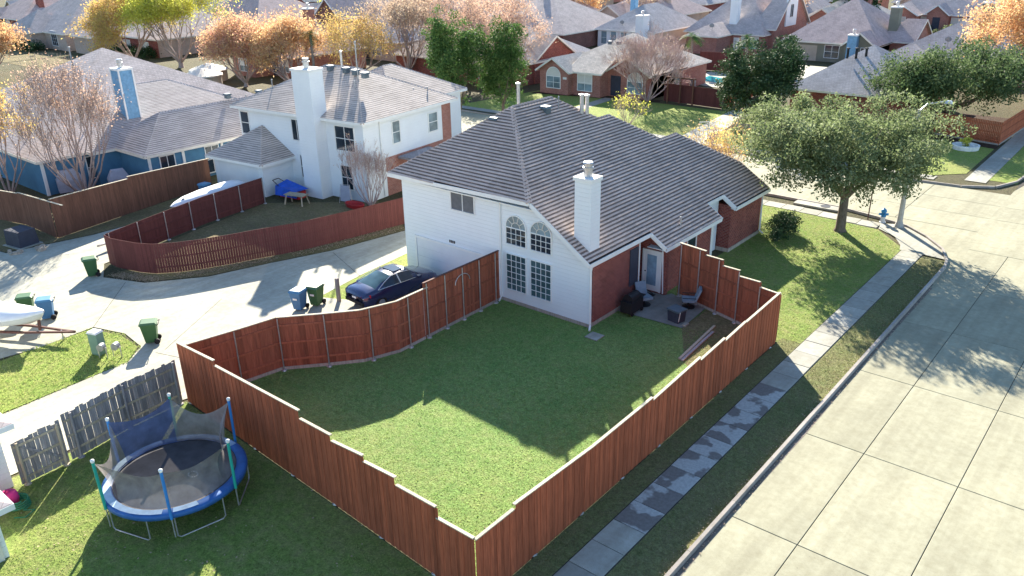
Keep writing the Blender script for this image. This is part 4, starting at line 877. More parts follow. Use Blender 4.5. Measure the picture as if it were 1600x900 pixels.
for (x0,x1,y0,y1), wm, rm, lb in far:
    f = house(lb, [(x0,x1,y0,y1,2.9,.58,None,''),(x0+1.5,x0+6.5,y0-2.5,y0+5,2.9,.65,'y','-')], wm, rm, 'cream_trim', group='far houses of the neighbourhood')
    window(f, 'y-', y0-2.5, x0+3, .7, 2.0, 1.6, 2, 2, 'glass_pale', 'white_trim', True); window(f, 'y-', y0, x0+8.5, .7, 2.0, 1.6, 2, 2, 'glass_pale', 'white_trim', True)
    d = MB(); rect_on(d, 'y-', y0, x0+7.0, x0+8.0, .1, 2.2, .01, .05); d.build('door', 'shutter', f); chimney(f, x1-4, x1-2.8, y0+5, y0+6.1, 2.8, 8.3, wm)
# ================================================================== TREES
RMIN = [.004]
def branches(mb, p, d, L, r, depth, spread, up, tips, kids=(2, 3), sides=(7, 6, 5, 4, 3, 3), wob=.12, shrink=.74):
    pts = [Vector(p)]; dd = Vector(d).normalized(); n = 4 if depth < 3 else 3
    for i in range(n):
        dd = (dd+Vector((rng.uniform(-wob,wob), rng.uniform(-wob,wob), rng.uniform(-wob,wob)+up*.08))).normalized(); pts.append(pts[-1]+dd*L/n)
    r1 = max(r*.62, RMIN[0]); r = max(r, RMIN[0]); mb.tube(pts, [r+(r1-r)*i/n for i in range(n+1)], sides[min(depth, 5)], False)
    if depth >= tips[0]-2: tips[1].append((pts[-1], dd))
    if depth >= tips[0]:
        tips[1].append((pts[-1], dd)); 
        if depth >= tips[0]: tips[1].append((pts[len(pts)//2], dd))
        return
    k = rng.randint(*kids); a0 = rng.uniform(0, 2*PI)
    for j in range(k):
        a = a0+2*PI*j/k+rng.uniform(-.4,.4); s = spread*rng.uniform(.65, 1.3)
        u = dd.cross(Vector((.3,.5,.8))).normalized(); v = dd.cross(u)
        nd = (dd*math.cos(s)+(u*math.cos(a)+v*math.sin(a))*math.sin(s)+Vector((0,0,up*.25))).normalized()
        q = pts[-1] if j < 2 else pts[rng.choice((-1,-2))]
        branches(mb, q, nd, L*shrink*rng.uniform(.8, 1.2), r1*(.82 if j else .95), depth+1, spread, up, tips, kids, sides, wob, shrink)
def leaf_quads(C, size, flat=.0, asp=.55):
    n = len(C); D = nr.normal(size=(n,3)); D /= np.linalg.norm(D, axis=1)[:,None]; E_ = nr.normal(size=(n,3)); E_ -= D*(D*E_).sum(1)[:,None]; E_ /= np.linalg.norm(E_, axis=1)[:,None]
    s = (size*nr.uniform(.6, 1.4, n))[:,None]; A = D*s; B = E_*s*asp
    return np.stack([C-A, C+B*.9-A*.1, C+A, C-B*.9-A*.1], 1).reshape(-1, 3)
def clumps(cs, per, rad_, size):
    cs = np.asarray(cs); n = len(cs); C = np.repeat(cs, per, 0); D = nr.normal(size=(n*per, 3)); D /= np.linalg.norm(D, axis=1)[:,None]
    R = (nr.uniform(0, 1, n*per)**.45)[:,None]*rad_; return C+D*R*np.array([1,1,.75])
def finish(root, mb, leaves, lmat, bark):
    o = mb.build('trunk', bark, root, True)
    if leaves is not None and len(leaves): c = np_mesh('crown', leaves, 4, lmat, root)
    return root
def crown_tree(label, base, R, h0, h1, trunk_h, tr, lmat, n_cl, per, crad, lsize, bark='bark', off=(0,0), cat='tree', lobes=7, name='tree', lean=(0,0), group=None, density=.55):
    """leafy tree: limbs reach clump centres spread through an uneven crown made of several lobes"""
    root = empty(name, (*base, 0), 0, label, cat, group); mb = MB(); cz = (h0+h1)/2; hz = (h1-h0)/2
    L = [(0,0,cz,.72)]
    for i in range(lobes):
        a = 2*PI*i/lobes+rng.uniform(-.4,.4); q = rng.uniform(.45,.72); L.append((off[0]+R*q*math.cos(a), off[1]+R*q*math.sin(a), cz+hz*rng.uniform(-.35,.35), rng.uniform(.38,.55)))
    cs = []
    while len(cs) < n_cl:
        l = rng.choice(L); d = Vector((rng.gauss(0,1), rng.gauss(0,1), rng.gauss(0,1))).normalized(); q = rng.uniform(0,1)**density
        p = Vector((l[0]+d.x*R*l[3]*q, l[1]+d.y*R*l[3]*q, l[2]+d.z*hz*(l[3]+.28)*q))
        if p.z > h0-.1: cs.append(p)
    top = Vector((lean[0], lean[1], trunk_h)); mb.tube([(0,0,-.1),(0,0,.15),(lean[0]*.5,lean[1]*.5,trunk_h*.5),top], [tr*1.7,tr*1.15,tr,tr*.9], 9, False)
    nl = 7
    for i in range(nl):
        a = 2*PI*i/nl+rng.uniform(-.3,.3); e = Vector((off[0]+R*.62*math.cos(a), off[1]+R*.62*math.sin(a), cz+hz*rng.uniform(-.45,.5)))
        m = top.lerp(e, .45)+Vector((0,0,-hz*.12)); mb.tube([top-Vector((0,0,.2)), top.lerp(m,.5)+Vector((0,0,.1)), m, m.lerp(e,.6)+Vector((0,0,.25)), e], [tr*.55,tr*.42,tr*.3,tr*.2,tr*.08], 6, False)
        for _ in range(5):
            c = rng.choice(cs); s = m.lerp(e, rng.uniform(0,.9))
            if (c-s).length < R*.6: mb.tube([s, s.lerp(c,.5)+Vector((0,0,.1)), c], [tr*.16,tr*.1,tr*.03], 4, False)
    P_ = clumps([tuple(c) for c in cs], per, crad, lsize)
    return finish(root, mb, leaf_quads(P_, lsize), lmat, bark)
def twig_tree(label, base, H, spread, lmat, nleaf, lsize, depth=5, stems=5, tr=.12, bark='bark_pale', kids=(2,3), up=1.0, tilt=.45, per=3, crad=.4, cat='tree', name='tree', group=None, trunk=0.0, stem_len=None, shrink=.74):
    """upright branching tree with fine twigs and scattered leaves"""
    root = empty(name, (*base, 0), 0, label, cat, group); mb = MB(); tips = [depth, []]; L0 = stem_len or H*.30
    z0 = Vector((0,0,0))
    if trunk: mb.tube([(0,0,-.1),(0,0,.2),(.03,.02,trunk)], [tr*2.0,tr*1.5,tr*1.3], 8, False); z0 = Vector((.03,.02,trunk-.1))
    for i in range(stems):
        a = 2*PI*i/stems+rng.uniform(-.4,.4); t = tilt*rng.uniform(.5,1.25)
        branches(mb, z0+Vector((.08*math.cos(a),.08*math.sin(a),0)), (math.sin(t)*math.cos(a), math.sin(t)*math.sin(a), math.cos(t)), L0*rng.uniform(.85,1.15), tr*rng.uniform(.7,1), 0, spread, up, tips, kids, shrink=shrink)
    T = [p for p, d in tips[1]]; lv = None
    if nleaf:
        T = np.array([tuple(p) for p in T]); idx = nr.integers(0, len(T), nleaf); C = T[idx]+nr.normal(size=(nleaf,3))*crad; lv = leaf_quads(C, lsize)
    return finish(root, mb, lv, lmat, bark)
def palm(label, base, h, r, fronds, group=None):
    root = empty('palm_tree', (*base, 0), 0, label, 'palm', group); mb = MB(); mb.tube([(0,0,-.1),(.05,.02,h*.5),(0,.05,h)], [.2,.16,.15], 8, False); mb.build('trunk', 'palm_bark', root, True)
    V = []
    for i in range(fronds):
        a = rng.uniform(0,2*PI); e = rng.uniform(-.5,1.25); L = r*rng.uniform(.8,1.1); c, s = math.cos(a), math.sin(a); pts = []
        for k in range(6):
            q = k/5; rr = L*q*math.cos(e); z = h+.1+L*q*math.sin(e)-.55*L*q*q; pts.append(Vector((c*rr, s*rr, z)))
        n = Vector((-s, c, 0))
        for k in range(1, 6):
            for sd in (-1, 1):
                for m in range(2):
                    p = pts[k-1].lerp(pts[k], .5*m+.25); l = r*.32*(1-.25*abs(k-3)/3); t = p+n*sd*l+(pts[k]-pts[k-1]).normalized()*l*.7+Vector((0,0,-.12*l)); w_ = (pts[k]-pts[k-1])*.14
                    V += [p-w_, p+w_, t, t-w_*.2]
    np_mesh('crown', np.array([tuple(v) for v in V]), 4, 'leaf_palm', root); return root

crown_tree('broad live oak with spreading crown on the corner lawn', (-14.95,48.9), 5.8, 3.0, 8.6, 2.2, .27, 'leaf_oak', 600, 120, .72, .085, off=(-.5,-.4), lobes=9)
crown_tree('dark live oak behind the side street, beside the orange tree', (-17.6,82.2), 7.0, 1.4, 7.3, 1.6, .33, 'leaf_oak_dark', 560, 75, .95, .12, lobes=8)
crown_tree('glossy dark magnolia in a stone ring beside the ranch drive', (-31.6,74.0), 4.0, .8, 8.4, 1.2, .2, 'leaf_magnolia', 420, 75, .7, .12, lobes=6)
crown_tree('tall green tree left of two behind the main roof', (-53.2,55.6), 2.8, 2.4, 11.0, 2.6, .16, 'leaf_green', 260, 75, .66, .11, bark='bark', lobes=6, lean=(.3,.2))
crown_tree('shorter green tree right of two behind the main roof', (-50.6,59.2), 2.4, 1.9, 10.0, 2.2, .15, 'leaf_green', 210, 75, .64, .11, lobes=5)
crown_tree('dense dark cedar tree in the far distance', (-49.5,152), 4.0, .5, 9.0, 1.0, .2, 'leaf_cedar', 200, 45, .9, .2, lobes=5)
ov = [('orange-leaved tree at the right picture edge', (-11.6,97), 10.0, .45, 'leaf_orange', 30000, .13, 6, 6, .2),
      ('red and orange tree behind the white house, left one', (-92.6,58.7), 7.4, .5, 'leaf_red', 22000, .12, 5, 8, .17),
      ('orange and yellow tree behind the white house, right one', (-86.3,61.0), 7.0, .5, 'leaf_orange', 17000, .12, 5, 8, .17),
      ('bright yellow-green tree at the upper left', (-115.5,63.0), 9.8, .42, 'leaf_yellow', 32000, .13, 6, 6, .24),
      ('wide orange and gold tree left of the yellow one', (-124.0,60.3), 9.0, .5, 'leaf_gold', 30000, .13, 6, 7, .24),
      ('orange tree cut by the left picture edge', (-131,43.2), 5.8, .5, 'leaf_orange', 9000, .15, 5, 6, .15),
      ('tall pink-leaved tree behind the green ones', (-70.0,78.0), 9.6, .44, 'leaf_pink', 24000, .1, 6, 7, .2),
      ('smaller pink-leaved tree beside the grey hip roof', (-65.4,73.4), 6.4, .44, 'leaf_pink', 9000, .1, 5, 7, .14),
      ('brown half-bare tree behind the white house roof, right one', (-80.4,75.2), 9.3, .48, 'leaf_dry', 15000, .1, 6, 8, .2),
      ('gold-tinged half-bare tree behind the white house roof, left one', (-84.6,70.0), 6.6, .5, 'leaf_gold', 9000, .1, 5, 8, .16),
      ('orange tree at the top above the pale roofed house', (-100,140), 7.5, .5, 'leaf_orange', 9000, .18, 5, 6, .2),
      ('small yellow tree at the top left of the middle', (-146,118), 7, .5, 'leaf_yellow', 7000, .18, 5, 6, .2),
      ('dull red tree at the top right behind the orange one', (-24,165), 6.5, .5, 'leaf_red', 6000, .18, 5, 6, .2)]
RMIN[0] = .012
for lb, b, H_, sp, lm, nl, ls, dp, st, tr in ov: twig_tree(lb, b, H_, sp, lm, int(nl*1.15), ls, dp, st, tr, tilt=.8, crad=.5, trunk=H_*.08, up=.55, shrink=.76)
RMIN[0] = .010
twig_tree('large multi-stemmed bare tree in front of the blue house', (-60.5,24.0), 8.2, .36, 'leaf_pink', 4200, .065, 6, 9, .13, up=1.1, tilt=.62, crad=.3)
twig_tree('smaller multi-stemmed bare tree at the blue house corner', (-65.3,20.6), 6.6, .36, 'leaf_gold', 5200, .08, 5, 8, .1, up=1.1, tilt=.5, crad=.25)
twig_tree('wide bare pinkish tree before the ranch house', (-46.2,78.2), 7.2, .42, 'leaf_dry', 1500, .06, 6, 9, .12, bark='twig', up=.5, tilt=.8, crad=.2, kids=(3,3), shrink=.72)
RMIN[0] = .007
twig_tree('bare shrub at the corner of the white house', (-41.9,34.9), 4.0, .34, 'leaf_dry', 700, .045, 5, 11, .05, bark='twig', up=1.0, tilt=.6, crad=.12, cat='shrub', name='shrub')
twig_tree('yellow-leaved rose bush on the ranch lawn', (-41.5,66.8), 3.2, .45, 'leaf_yellow', 420, .09, 4, 9, .04, bark='twig', up=.6, tilt=.8, crad=.25, cat='shrub', name='shrub')
twig_tree('yellowing shrub behind the far corner of the main roof', (-23.6,50.2), 5.0, .42, 'leaf_gold', 1500, .08, 4, 10, .05, bark='twig', up=.9, tilt=.5, crad=.25, cat='shrub', name='shrub')
twig_tree('bare pink tree far behind the olive house', (-56.5,141), 8.5, .45, 'leaf_pink', 2200, .2, 4, 7, .16, tilt=.6, up=.7)
twig_tree('bare brown tree far behind the broad hip roof', (-84,139), 8.5, .45, 'leaf_dry', 1200, .2, 4, 7, .16, tilt=.6, up=.7)
palm('palm tree behind the pool', (-44.0,97.5), 4.6, 1.5, 26); palm('low palm left of the brick patio', (-52.5,99.5), 4.2, 1.7, 22); palm('slim palm between the orange trees', (-83.5,62.5), 6.4, 1.3, 22)
def bush(label, c, r, h, mat, n=60, per=60, ls=.07):
    root = empty('shrub', (*c, 0), 0, label, 'shrub'); cs = [(rng.gauss(0,r*.42), rng.gauss(0,r*.42), h*rng.uniform(.15,.85)) for _ in range(n)]
    np_mesh('foliage', leaf_quads(clumps(cs, per, r*.35, ls), ls), 4, mat, root); m = MB()
    for c_ in cs[:14]: m.tube([(c_[0]*.2,c_[1]*.2,-.05),(c_[0],c_[1],c_[2])], [.02,.008], 4, False)
    m.build('stem', 'bark', root); return root
bush('clipped green hedge beside the far brick corner', (-17.6,46.6), 1.0, 1.3, 'leaf_magnolia', 90, 60, .06)
bush('small dark shrub next to the clipped hedge', (-17.3,44.9), .5, .7, 'leaf_magnolia', 40, 50, .05)
for i, x in enumerate((-161,-156,-141,-136.5,-130)): bush(['dark shrub under the arched far window','dark shrub by the many-paned far window','dark shrub by the far brick porch','long dark shrub under the far white windows','dark shrub right of the far white windows'][i], (x, 58.6 if x < -150 else 65.0), 2.0, 1.8, 'leaf_cedar', 40, 40, .14)
bush('pale shrub before the far dark front door', (-34.5,157), 2.2, 1.5, 'leaf_oak', 40, 40, .16); bush('dark hedge below the far brick gable', (-44,158.5), 2.6, 1.5, 'leaf_cedar', 50, 40, .16); bush('dark shrub between far gable and door', (-40.2,159.5), 1.6, 1.3, 'leaf_cedar', 30, 40, .16)
bush('green shrub at the far left behind the brown fence', (-67.8,19.6), 1.5, 2.2, 'leaf_green', 50, 50, .1); bush('yellow tuft in a planter by the orange-red fence', (-13.9,75.0), .5, 1.0, 'leaf_yellow', 20, 40, .07)
bush('weedy green clump beside the left drive', (-48.2,11.2), 1.6, .7, 'leaf_green', 60, 50, .07)
# ================================================================== SMALL THINGS
def add_bin(label, x, y, rz, col, open_=0.0):
    r = empty('wheeled_bin', (x, y, 0), rz, label, 'bin', 'wheeled rubbish bins'); m = MB(); V = []
    for z, a, b in ((.08,.21,.24),(.5,.25,.29),(.95,.29,.34),(.96,.31,.36),(1.0,.31,.36)):
        V += [(-a,-b,z),(a,-b,z),(a,b,z),(-a,b,z)]
    F = [(3,2,1,0)]
    for i in range(4): F += [(i*4+k, i*4+(k+1)%4, i*4+4+(k+1)%4, i*4+4+k) for k in range(4)]
    F.append((16,17,18,19)); m.add(V, F); m.build('body', 'bin_'+col, r)
    l = MB(); l.add([(-.33,-.40,1.005),(.33,-.40,1.005),(.33,.38,1.005),(-.33,.38,1.005),(-.28,-.30,1.10),(.28,-.30,1.10),(.28,.30,1.08),(-.28,.30,1.08)], [(0,3,2,1),(4,5,6,7),(0,1,5,4),(1,2,6,5),(2,3,7,6),(3,0,4,7)]); l.build('lid', 'lid_'+col, r)
    h = MB(); h.tube([(-.27,.36,.93),(-.27,.44,.97),(.27,.44,.97),(.27,.36,.93)], .018, 6); h.build('handle', 'rubber', r)
    for s in (-1, 1): w_ = MB(); w_.tube([(s*.22,.27,.13),(s*.30,.27,.13)], .13, 12); w_.build('wheel', 'rubber', r)
    MB().box(-.12,.12,-.345,-.338,.62,.72).build('emblem', 'paint_white', r)
    return r
add_bin('green wheeled bin alone on the sunlit drive near the fence corner', -34.5, 15.05, rad(-35), 'green')
add_bin('green wheeled bin standing at the end of the maroon fence', -44.9, 17.15, rad(-20), 'green')
add_bin('green wheeled bin behind the covered boat', -42.3, 12.75, rad(-30), 'green'); add_bin('blue wheeled bin behind the covered boat', -41.1, 13.2, rad(-30), 'blue')
add_bin('blue wheeled bin paired with a green one by the parked car', -32.0, 21.5, rad(20), 'blue'); add_bin('green wheeled bin paired with a blue one by the parked car', -31.75, 22.35, rad(20), 'green')
add_bin('blue wheeled bin in front of the white garage wall', -53.2, 29.2, rad(10), 'blue')
# ---- parked car
def car(label, loc, rz):
    r = empty('parked_car', loc, rz, label, 'car')
    # stations along y (rear to front): y, bottom z, belt z, roof z, half widths sill/belt/roof
    S = [(-2.42,.45,.78,.80,.66,.70,.60),(-2.36,.30,.92,.96,.80,.80,.66),(-2.1,.24,1.0,1.05,.88,.86,.70),(-1.65,.22,1.03,1.09,.91,.88,.70),(-1.15,.22,1.03,1.30,.92,.89,.62),(-.6,.22,1.02,1.44,.92,.90,.60),(.1,.22,1.0,1.47,.92,.90,.61),(.65,.22,.98,1.40,.92,.90,.60),(1.2,.22,.96,1.10,.91,.88,.64),(1.5,.22,.93,.98,.90,.86,.66),(2.0,.24,.84,.88,.87,.80,.62),(2.3,.30,.72,.76,.80,.72,.55),(2.42,.42,.60,.62,.64,.60,.45)]
    n = 11; V = []
    for y, z0, zb, zr, ws, wb, wr in S:
        zm = (z0+zb)/2
        half = [(ws*.92,z0),(ws+.02,zm),(wb,zb),(wr,zr-.03),(wr*.7,zr+.015)]
        V += [(-x,y,z) for x, z in half]+[(0,y,zr+.03)]+[(x,y,z) for x, z in half[::-1]]
    body = []; gl = {'rear_window': [], 'side_window': [], 'windscreen': []}
    for i in range(len(S)-1):
        for k in range(n-1):
            f = (i*n+k, i*n+k+1, (i+1)*n+k+1, (i+1)*n+k)
            if k in (2, 7) and 4 <= i <= 6: gl['side_window'].append(f)
            elif k in (3,4,5,6) and i in (3, 4) : gl['rear_window'].append(f)
            elif k in (3,4,5,6) and i == 7: gl['windscreen'].append(f)
            else: body.append(f)
    body += [tuple(range(n)), tuple((len(S)-1)*n+k for k in range(n))[::-1]]
    b = mesh_obj('body', V, body, 'car_paint', r, True)
    sw = gl.pop('side_window'); gl2 = list(gl.items())+[('side_window', [f for f in sw if V[f[0]][0] < 0]), ('side_window', [f for f in sw if V[f[0]][0] > 0])]
    for k, F in gl2: mesh_obj(k, V, F, 'glass_teal' if k == 'rear_window' else 'glass', r, True)
    t = MB()
    for s in (-1, 1):
        t.tube([(s*.90,-1.6,1.05),(s*.76,-1.12,1.26),(s*.64,-.6,1.43),(s*.64,.1,1.455),(s*.64,.65,1.385),(s*.87,1.2,.99),(s*.91,.1,1.01),(s*.90,-1.6,1.05)], .018, 5); t.bar((s*.91,-.2,1.0),(s*.64,-.25,1.45),.07)
    t.build('window_trim', 'chrome', b)
    for s in (-1, 1):
        m = MB(); m.add([(s*.50,-2.40,.72),(s*.80,-2.34,.72),(s*.895,-2.05,.78),(s*.89,-2.05,.93),(s*.79,-2.35,.92),(s*.48,-2.41,.84)], [(0,1,4,5),(1,2,3,4)]); m.build('tail_light', 'tail_red', r)
        m = MB(); m.box(s*.93-.04, s*.93+.04+.1*s, .85, 1.05, .98, 1.1) if s > 0 else m.box(-1.07,-.89,.85,1.05,.98,1.1); m.build('mirror', 'car_paint', r)
        for y in (-1.45, 1.5):
            w_ = MB(); w_.tube([(s*.70,y,.33),(s*.925,y,.33)], .33, 18); wo = w_.build('wheel', 'rubber', r); q = MB(); q.tube([(s*.90,y,.33),(s*.935,y,.33)], .21, 12); q.build('rim', 'chrome', wo)
    MB().box(-.16,.16,-2.435,-2.42,.66,.75).build('number_plate', 'paint_white', r); MB().box(-.72,.72,-2.45,-2.38,.40,.56).build('bumper', 'rubber', r)
    MB().box(-.42,.42,-.25,.35,1.476,1.515).build('sunroof', 'glass', b)
    return r
car('dark blue sedan parked behind the curved red fence', (-29.55,25.55,0), rad(-4))
pst = MB(); pst.bar((-31.25,23.35,0),(-31.25,23.35,1.25),.16); tag(pst.build('wooden_post', 'wood_old'), 'short grey wooden post behind the parked blue car', 'post')
# ---- covered boat on trailer
bt = empty('boat_trailer', (-40.9,10.9,0), rad(31), 'rusty boat trailer under the white covered boat', 'trailer')
t = MB(); t.bar((-3.2,-.6,.45),(1.6,-.35,.45),.1); t.bar((-3.2,.6,.45),(1.6,.35,.45),.1); t.bar((1.6,-.35,.45),(4.0,0,.45),.09); t.bar((1.6,.35,.45),(4.0,0,.45),.09); t.bar((2.2,0,.45),(2.3,0,1.2),.1); t.bar((-1.6,-.95,.35),(-1.6,.95,.35),.08); t.build('frame', 'rust_steel', bt)
for s in (-1,1): m = MB(); m.tube([(-1.6,s*.85,.3),(-1.6,s*1.05,.3)], .3, 14); m.build('wheel', 'rubber', bt)
m = MB(); m.tube([(3.3,0,.05),(3.3,0,.5)], .03, 6); m.tube([(3.27,.0,.08),(3.33,0,.08)], .09, 10); m.build('jack_wheel', 'galv', bt); m = MB(); m.tube([(2.28,-.1,1.2),(2.28,.1,1.2)], .08, 10); m.build('winch', 'black_metal', bt)
bo = empty('boat', (-40.9,10.9,0), rad(31), 'small boat under a white cover on the trailer', 'boat')
V = []; F = []
for i, (x, w_, zk, zg) in enumerate(((-3.4,.85,.75,1.2),(-2,.98,.6,1.2),(-.5,1.0,.57,1.22),(.8,.88,.6,1.27),(1.8,.55,.75,1.34),(2.4,.2,1.0,1.42),(2.62,.02,1.3,1.46))): V += [(x,-w_,zg),(x,-w_*.85,(zk+zg)/2-.05),(x,0,zk),(x,w_*.85,(zk+zg)/2-.05),(x,w_,zg)]
for i in range(6): F += [(i*5+k,i*5+k+1,i*5+6+k,i*5+5+k) for k in range(4)]
F.append((0,4,3,2,1)); mesh_obj('hull', V, F, 'boat_hull', bo, True)
V = []; F = []
for i, (x, w_, zg, zt) in enumerate(((-3.45,.88,1.15,1.3),(-2,1.02,1.15,1.5),(-1.2,1.04,1.15,1.62),(-.5,1.04,1.17,1.95),(0,1.02,1.2,1.75),(.8,.92,1.22,1.58),(1.8,.59,1.3,1.5),(2.4,.24,1.38,1.5),(2.66,.03,1.42,1.48))): V += [(x,-w_,zg-.06),(x,-w_,zg+.04),(x,-w_*.5,(zt*.7+zg*.3)),(x,0,zt),(x,w_*.5,(zt*.7+zg*.3)),(x,w_,zg+.04),(x,w_,zg-.06)]
for i in range(8): F += [(i*7+k,i*7+k+1,i*7+8+k,i*7+7+k) for k in range(6)]
mesh_obj('cover', V, F, 'boat_cover', bo, True)
# ---- second boat hull on a long trailer beside the maroon fence
b2 = empty('boat_trailer', (-49.2,23.6,0), rad(101), 'long low trailer carrying an upturned white boat beside the maroon fence', 'trailer')
t = MB(); t.bar((-4.6,0,.4),(0,.5,.4),.09); t.bar((-4.6,0,.4),(0,-.5,.4),.09); t.bar((0,.5,.4),(5.2,.6,.4),.09); t.bar((0,-.5,.4),(5.2,-.6,.4),.09); t.bar((0,0,.4),(0,0,1.0),.1); t.build('frame', 'galv', b2)
for s in (-1,1): m = MB(); m.tube([(3.4,s*.75,.28),(3.4,s*.92,.28)], .28, 12); m.build('wheel', 'rubber', b2)
uh = empty('boat_hull', (-49.3,24.2,0), rad(101), 'white upturned boat hull with pointed bow on the long trailer', 'boat')
V = []; F = []
for x, w_, z0, z1 in ((.3,.03,1.25,1.3),(.9,.4,1.15,1.42),(1.8,.7,1.12,1.5),(3.2,.85,1.1,1.55),(5.2,.85,1.1,1.55),(6.2,.82,1.1,1.5)): V += [(x,-w_,z0),(x,-w_*.8,z1-.05),(x,0,z1),(x,w_*.8,z1-.05),(x,w_,z0)]
for i in range(5): F += [(i*5+k,i*5+k+1,i*5+6+k,i*5+5+k) for k in range(4)]
F += [(25,26,27,28,29)]; mesh_obj('hull', V, F, 'boat_cover', uh, True); MB().box(1.3,1.45,-.07,.07,1.47,1.52).build('drain_plug', 'black_metal', uh)
# ---- utility boxes
pe = empty('utility_pedestal', (-35.35,13.0,0), rad(20), 'pale green utility pedestal on the left lawn', 'utility box'); MB().box(-.25,.25,-.2,.2,0,1.05).build('cabinet', 'pedestal_green', pe); MB().frustum((0,0), .28, .23, 1.05, 1.13, .85).build('lid', 'paint_white', pe)
for i, (x, y) in enumerate(((-34.75,12.9),(-34.35,13.35))):
    mt = empty('utility_meter', (x,y,0), rad(30), ['grey meter on a stake next to the pedestal','grey meter on two legs nearer the bin'][i], 'meter'); m = MB(); m.tube([(-.2,0,0),(-.2,0,.55)], .025, 6); m.tube([(.2,0,0),(.2,0,.55)], .025, 6); m.bar((-.24,0,.5),(.24,0,.5),.05); m.build('leg', 'galv', mt)
    m = MB(); m.tube([(0,-.12,.55),(0,.12,.55)], .17, 12); m.build('dial', 'vent_metal', mt)
tf = empty('transformer_box', (-53.6,16.9,0), rad(10), 'dark green transformer box in front of the brown fence', 'utility box'); MB().frustum((0,0), .75, .6, .05, 1.0, .93).build('cabinet', 'pedestal_green', tf); MB().box(-.9,.9,-.75,.75,0,.05).build('pad', 'walk_concrete', tf); tf.children[0].data.materials[0] = M('shutter')
for i, (x, y) in enumerate(((-54.6,14.6),(-54.2,15.2))):
    m = MB(); m.lathe((0,0,0), [(.18,0),(.18,.9),(.15,1.0),(.05,1.05)], 10); o = m.build('utility_pedestal', 'pedestal_green'); o.location = (x,y,0); tag(o, ['left one of two round green pedestals at the left edge','right one of two round green pedestals at the left edge'][i], 'utility box')
for i, (x, y) in enumerate(((-52.5,15.9),(-52.0,17.2))):
    r_ = empty('rubble_pile', (x,y,0), 0, ['pile of pale stones left of the transformer box','pile of pale stones at the brown fence corner'][i], 'stones')
    for k in range(7): m = MB(); a = rng.uniform(.08,.2); m.frustum((0,0), a, a*.7, 0, a, .7); o = m.build('stone', 'stone', r_); o.location = (rng.uniform(-.6,.6), rng.uniform(-.3,.3), 0); o.rotation_euler = (0,0,rng.uniform(0,3))
# ---- blue-house yard
for i, (x, y, w_, h) in enumerate(((-62.6,23.9,.85,1.75),(-60.2,26.4,.7,1.6))):
    g_ = empty('covered_grill', (x,y,0), rad(75), ['large covered grill against the blue wall','smaller covered grill right of the bare tree'][i], 'grill'); m = MB(); m.add([(-w_,-.35,.15),(w_,-.35,.15),(w_,.35,.15),(-w_,.35,.15),(-w_*1.05,-.38,h*.6),(w_*1.05,-.38,h*.6),(w_*1.05,.38,h*.6),(-w_*1.05,.38,h*.6),(-w_*.6,-.2,h),(w_*.6,-.2,h),(w_*.6,.2,h),(-w_*.6,.2,h)], [(0,1,5,4),(1,2,6,5),(2,3,7,6),(3,0,4,7),(4,5,9,8),(5,6,10,9),(6,7,11,10),(7,4,8,11),(8,9,10,11)]); m.build('cover', 'cover_grey', g_)
    m = MB(); [m.bar((sx*.5,sy*.28,0),(sx*.5,sy*.28,.2),.06) for sx in (-1,1) for sy in (-1,1)]; m.build('legs', 'black_metal', g_)
# ---- white-house yard toys
tw = empty('garden_cart', (-48.0,32.9,0), rad(10), 'cart under a blue tarp beside the white garage', 'cart'); m = MB(); m.add([(-1.1,-.5,.9),(1.0,-.6,.75),(1.1,.5,.7),(-.9,.5,1.15),(-1.0,-.7,.3),(1.1,-.75,.3)], [(0,1,2,3),(0,4,5,1)]); m.build('tarp', 'tarp_blue', tw); m = MB(); m.tube([(-1.5,-.3,1.2),(-.9,-.4,.9),(-.8,-.5,.1)], .03, 6); m.tube([(-1.5,.3,1.2),(-.9,.4,.9),(-.8,.5,.1)], .03, 6); m.tube([(-1.5,-.3,1.2),(-1.5,.3,1.2)], .03, 6); m.build('frame', 'black_metal', tw); MB().box(-.9,.9,-.4,.4,.1,.62).build('body', 'red_plastic', tw)
tb = empty('wooden_table', (-46.6,32.2,0), rad(15), 'small wooden trestle table next to the blue tarp', 'table'); MB().box(-.8,.8,-.35,.35,.66,.72).build('top', 'wood_pale', tb)
for sx in (-1,1):
    for sy in (-1,1): MB().bar((sx*.75,sy*.4,0),(sx*.65,sy*.25,.66),.08).build('leg', 'wood_pale', tb)
hc = empty('hoop_stand', (-43.9,34.3,0), rad(20), 'folding hoop stand leaning by the white wall', 'stand'); m = MB(); m.tube([(-.5,0,0),(-.4,.2,1.3),(.3,.2,1.3),(.5,0,0)], .025, 6); m.tube([(.25,.1,1.2),(.25,.1,3.0)], .02, 6); m.build('frame', 'galv', hc); mesh_obj('net', [(-.42,.02,.15),(.38,.02,.15),(.28,.18,1.25),(-.4,.18,1.25)], [(0,1,2,3)], 'cover_grey', hc)
m = MB(); m.lathe((0,0,0), [(.2,.02),(.7,.05),(.8,.3),(.72,.32),(.62,.12),(.1,.1)], 16); o = m.build('sandbox_shell', 'red_plastic'); o.location = (-42.7,34.1,0); o.scale = (1.1,.6,1); tag(o, 'red plastic shell lying by the white wall', 'toy')
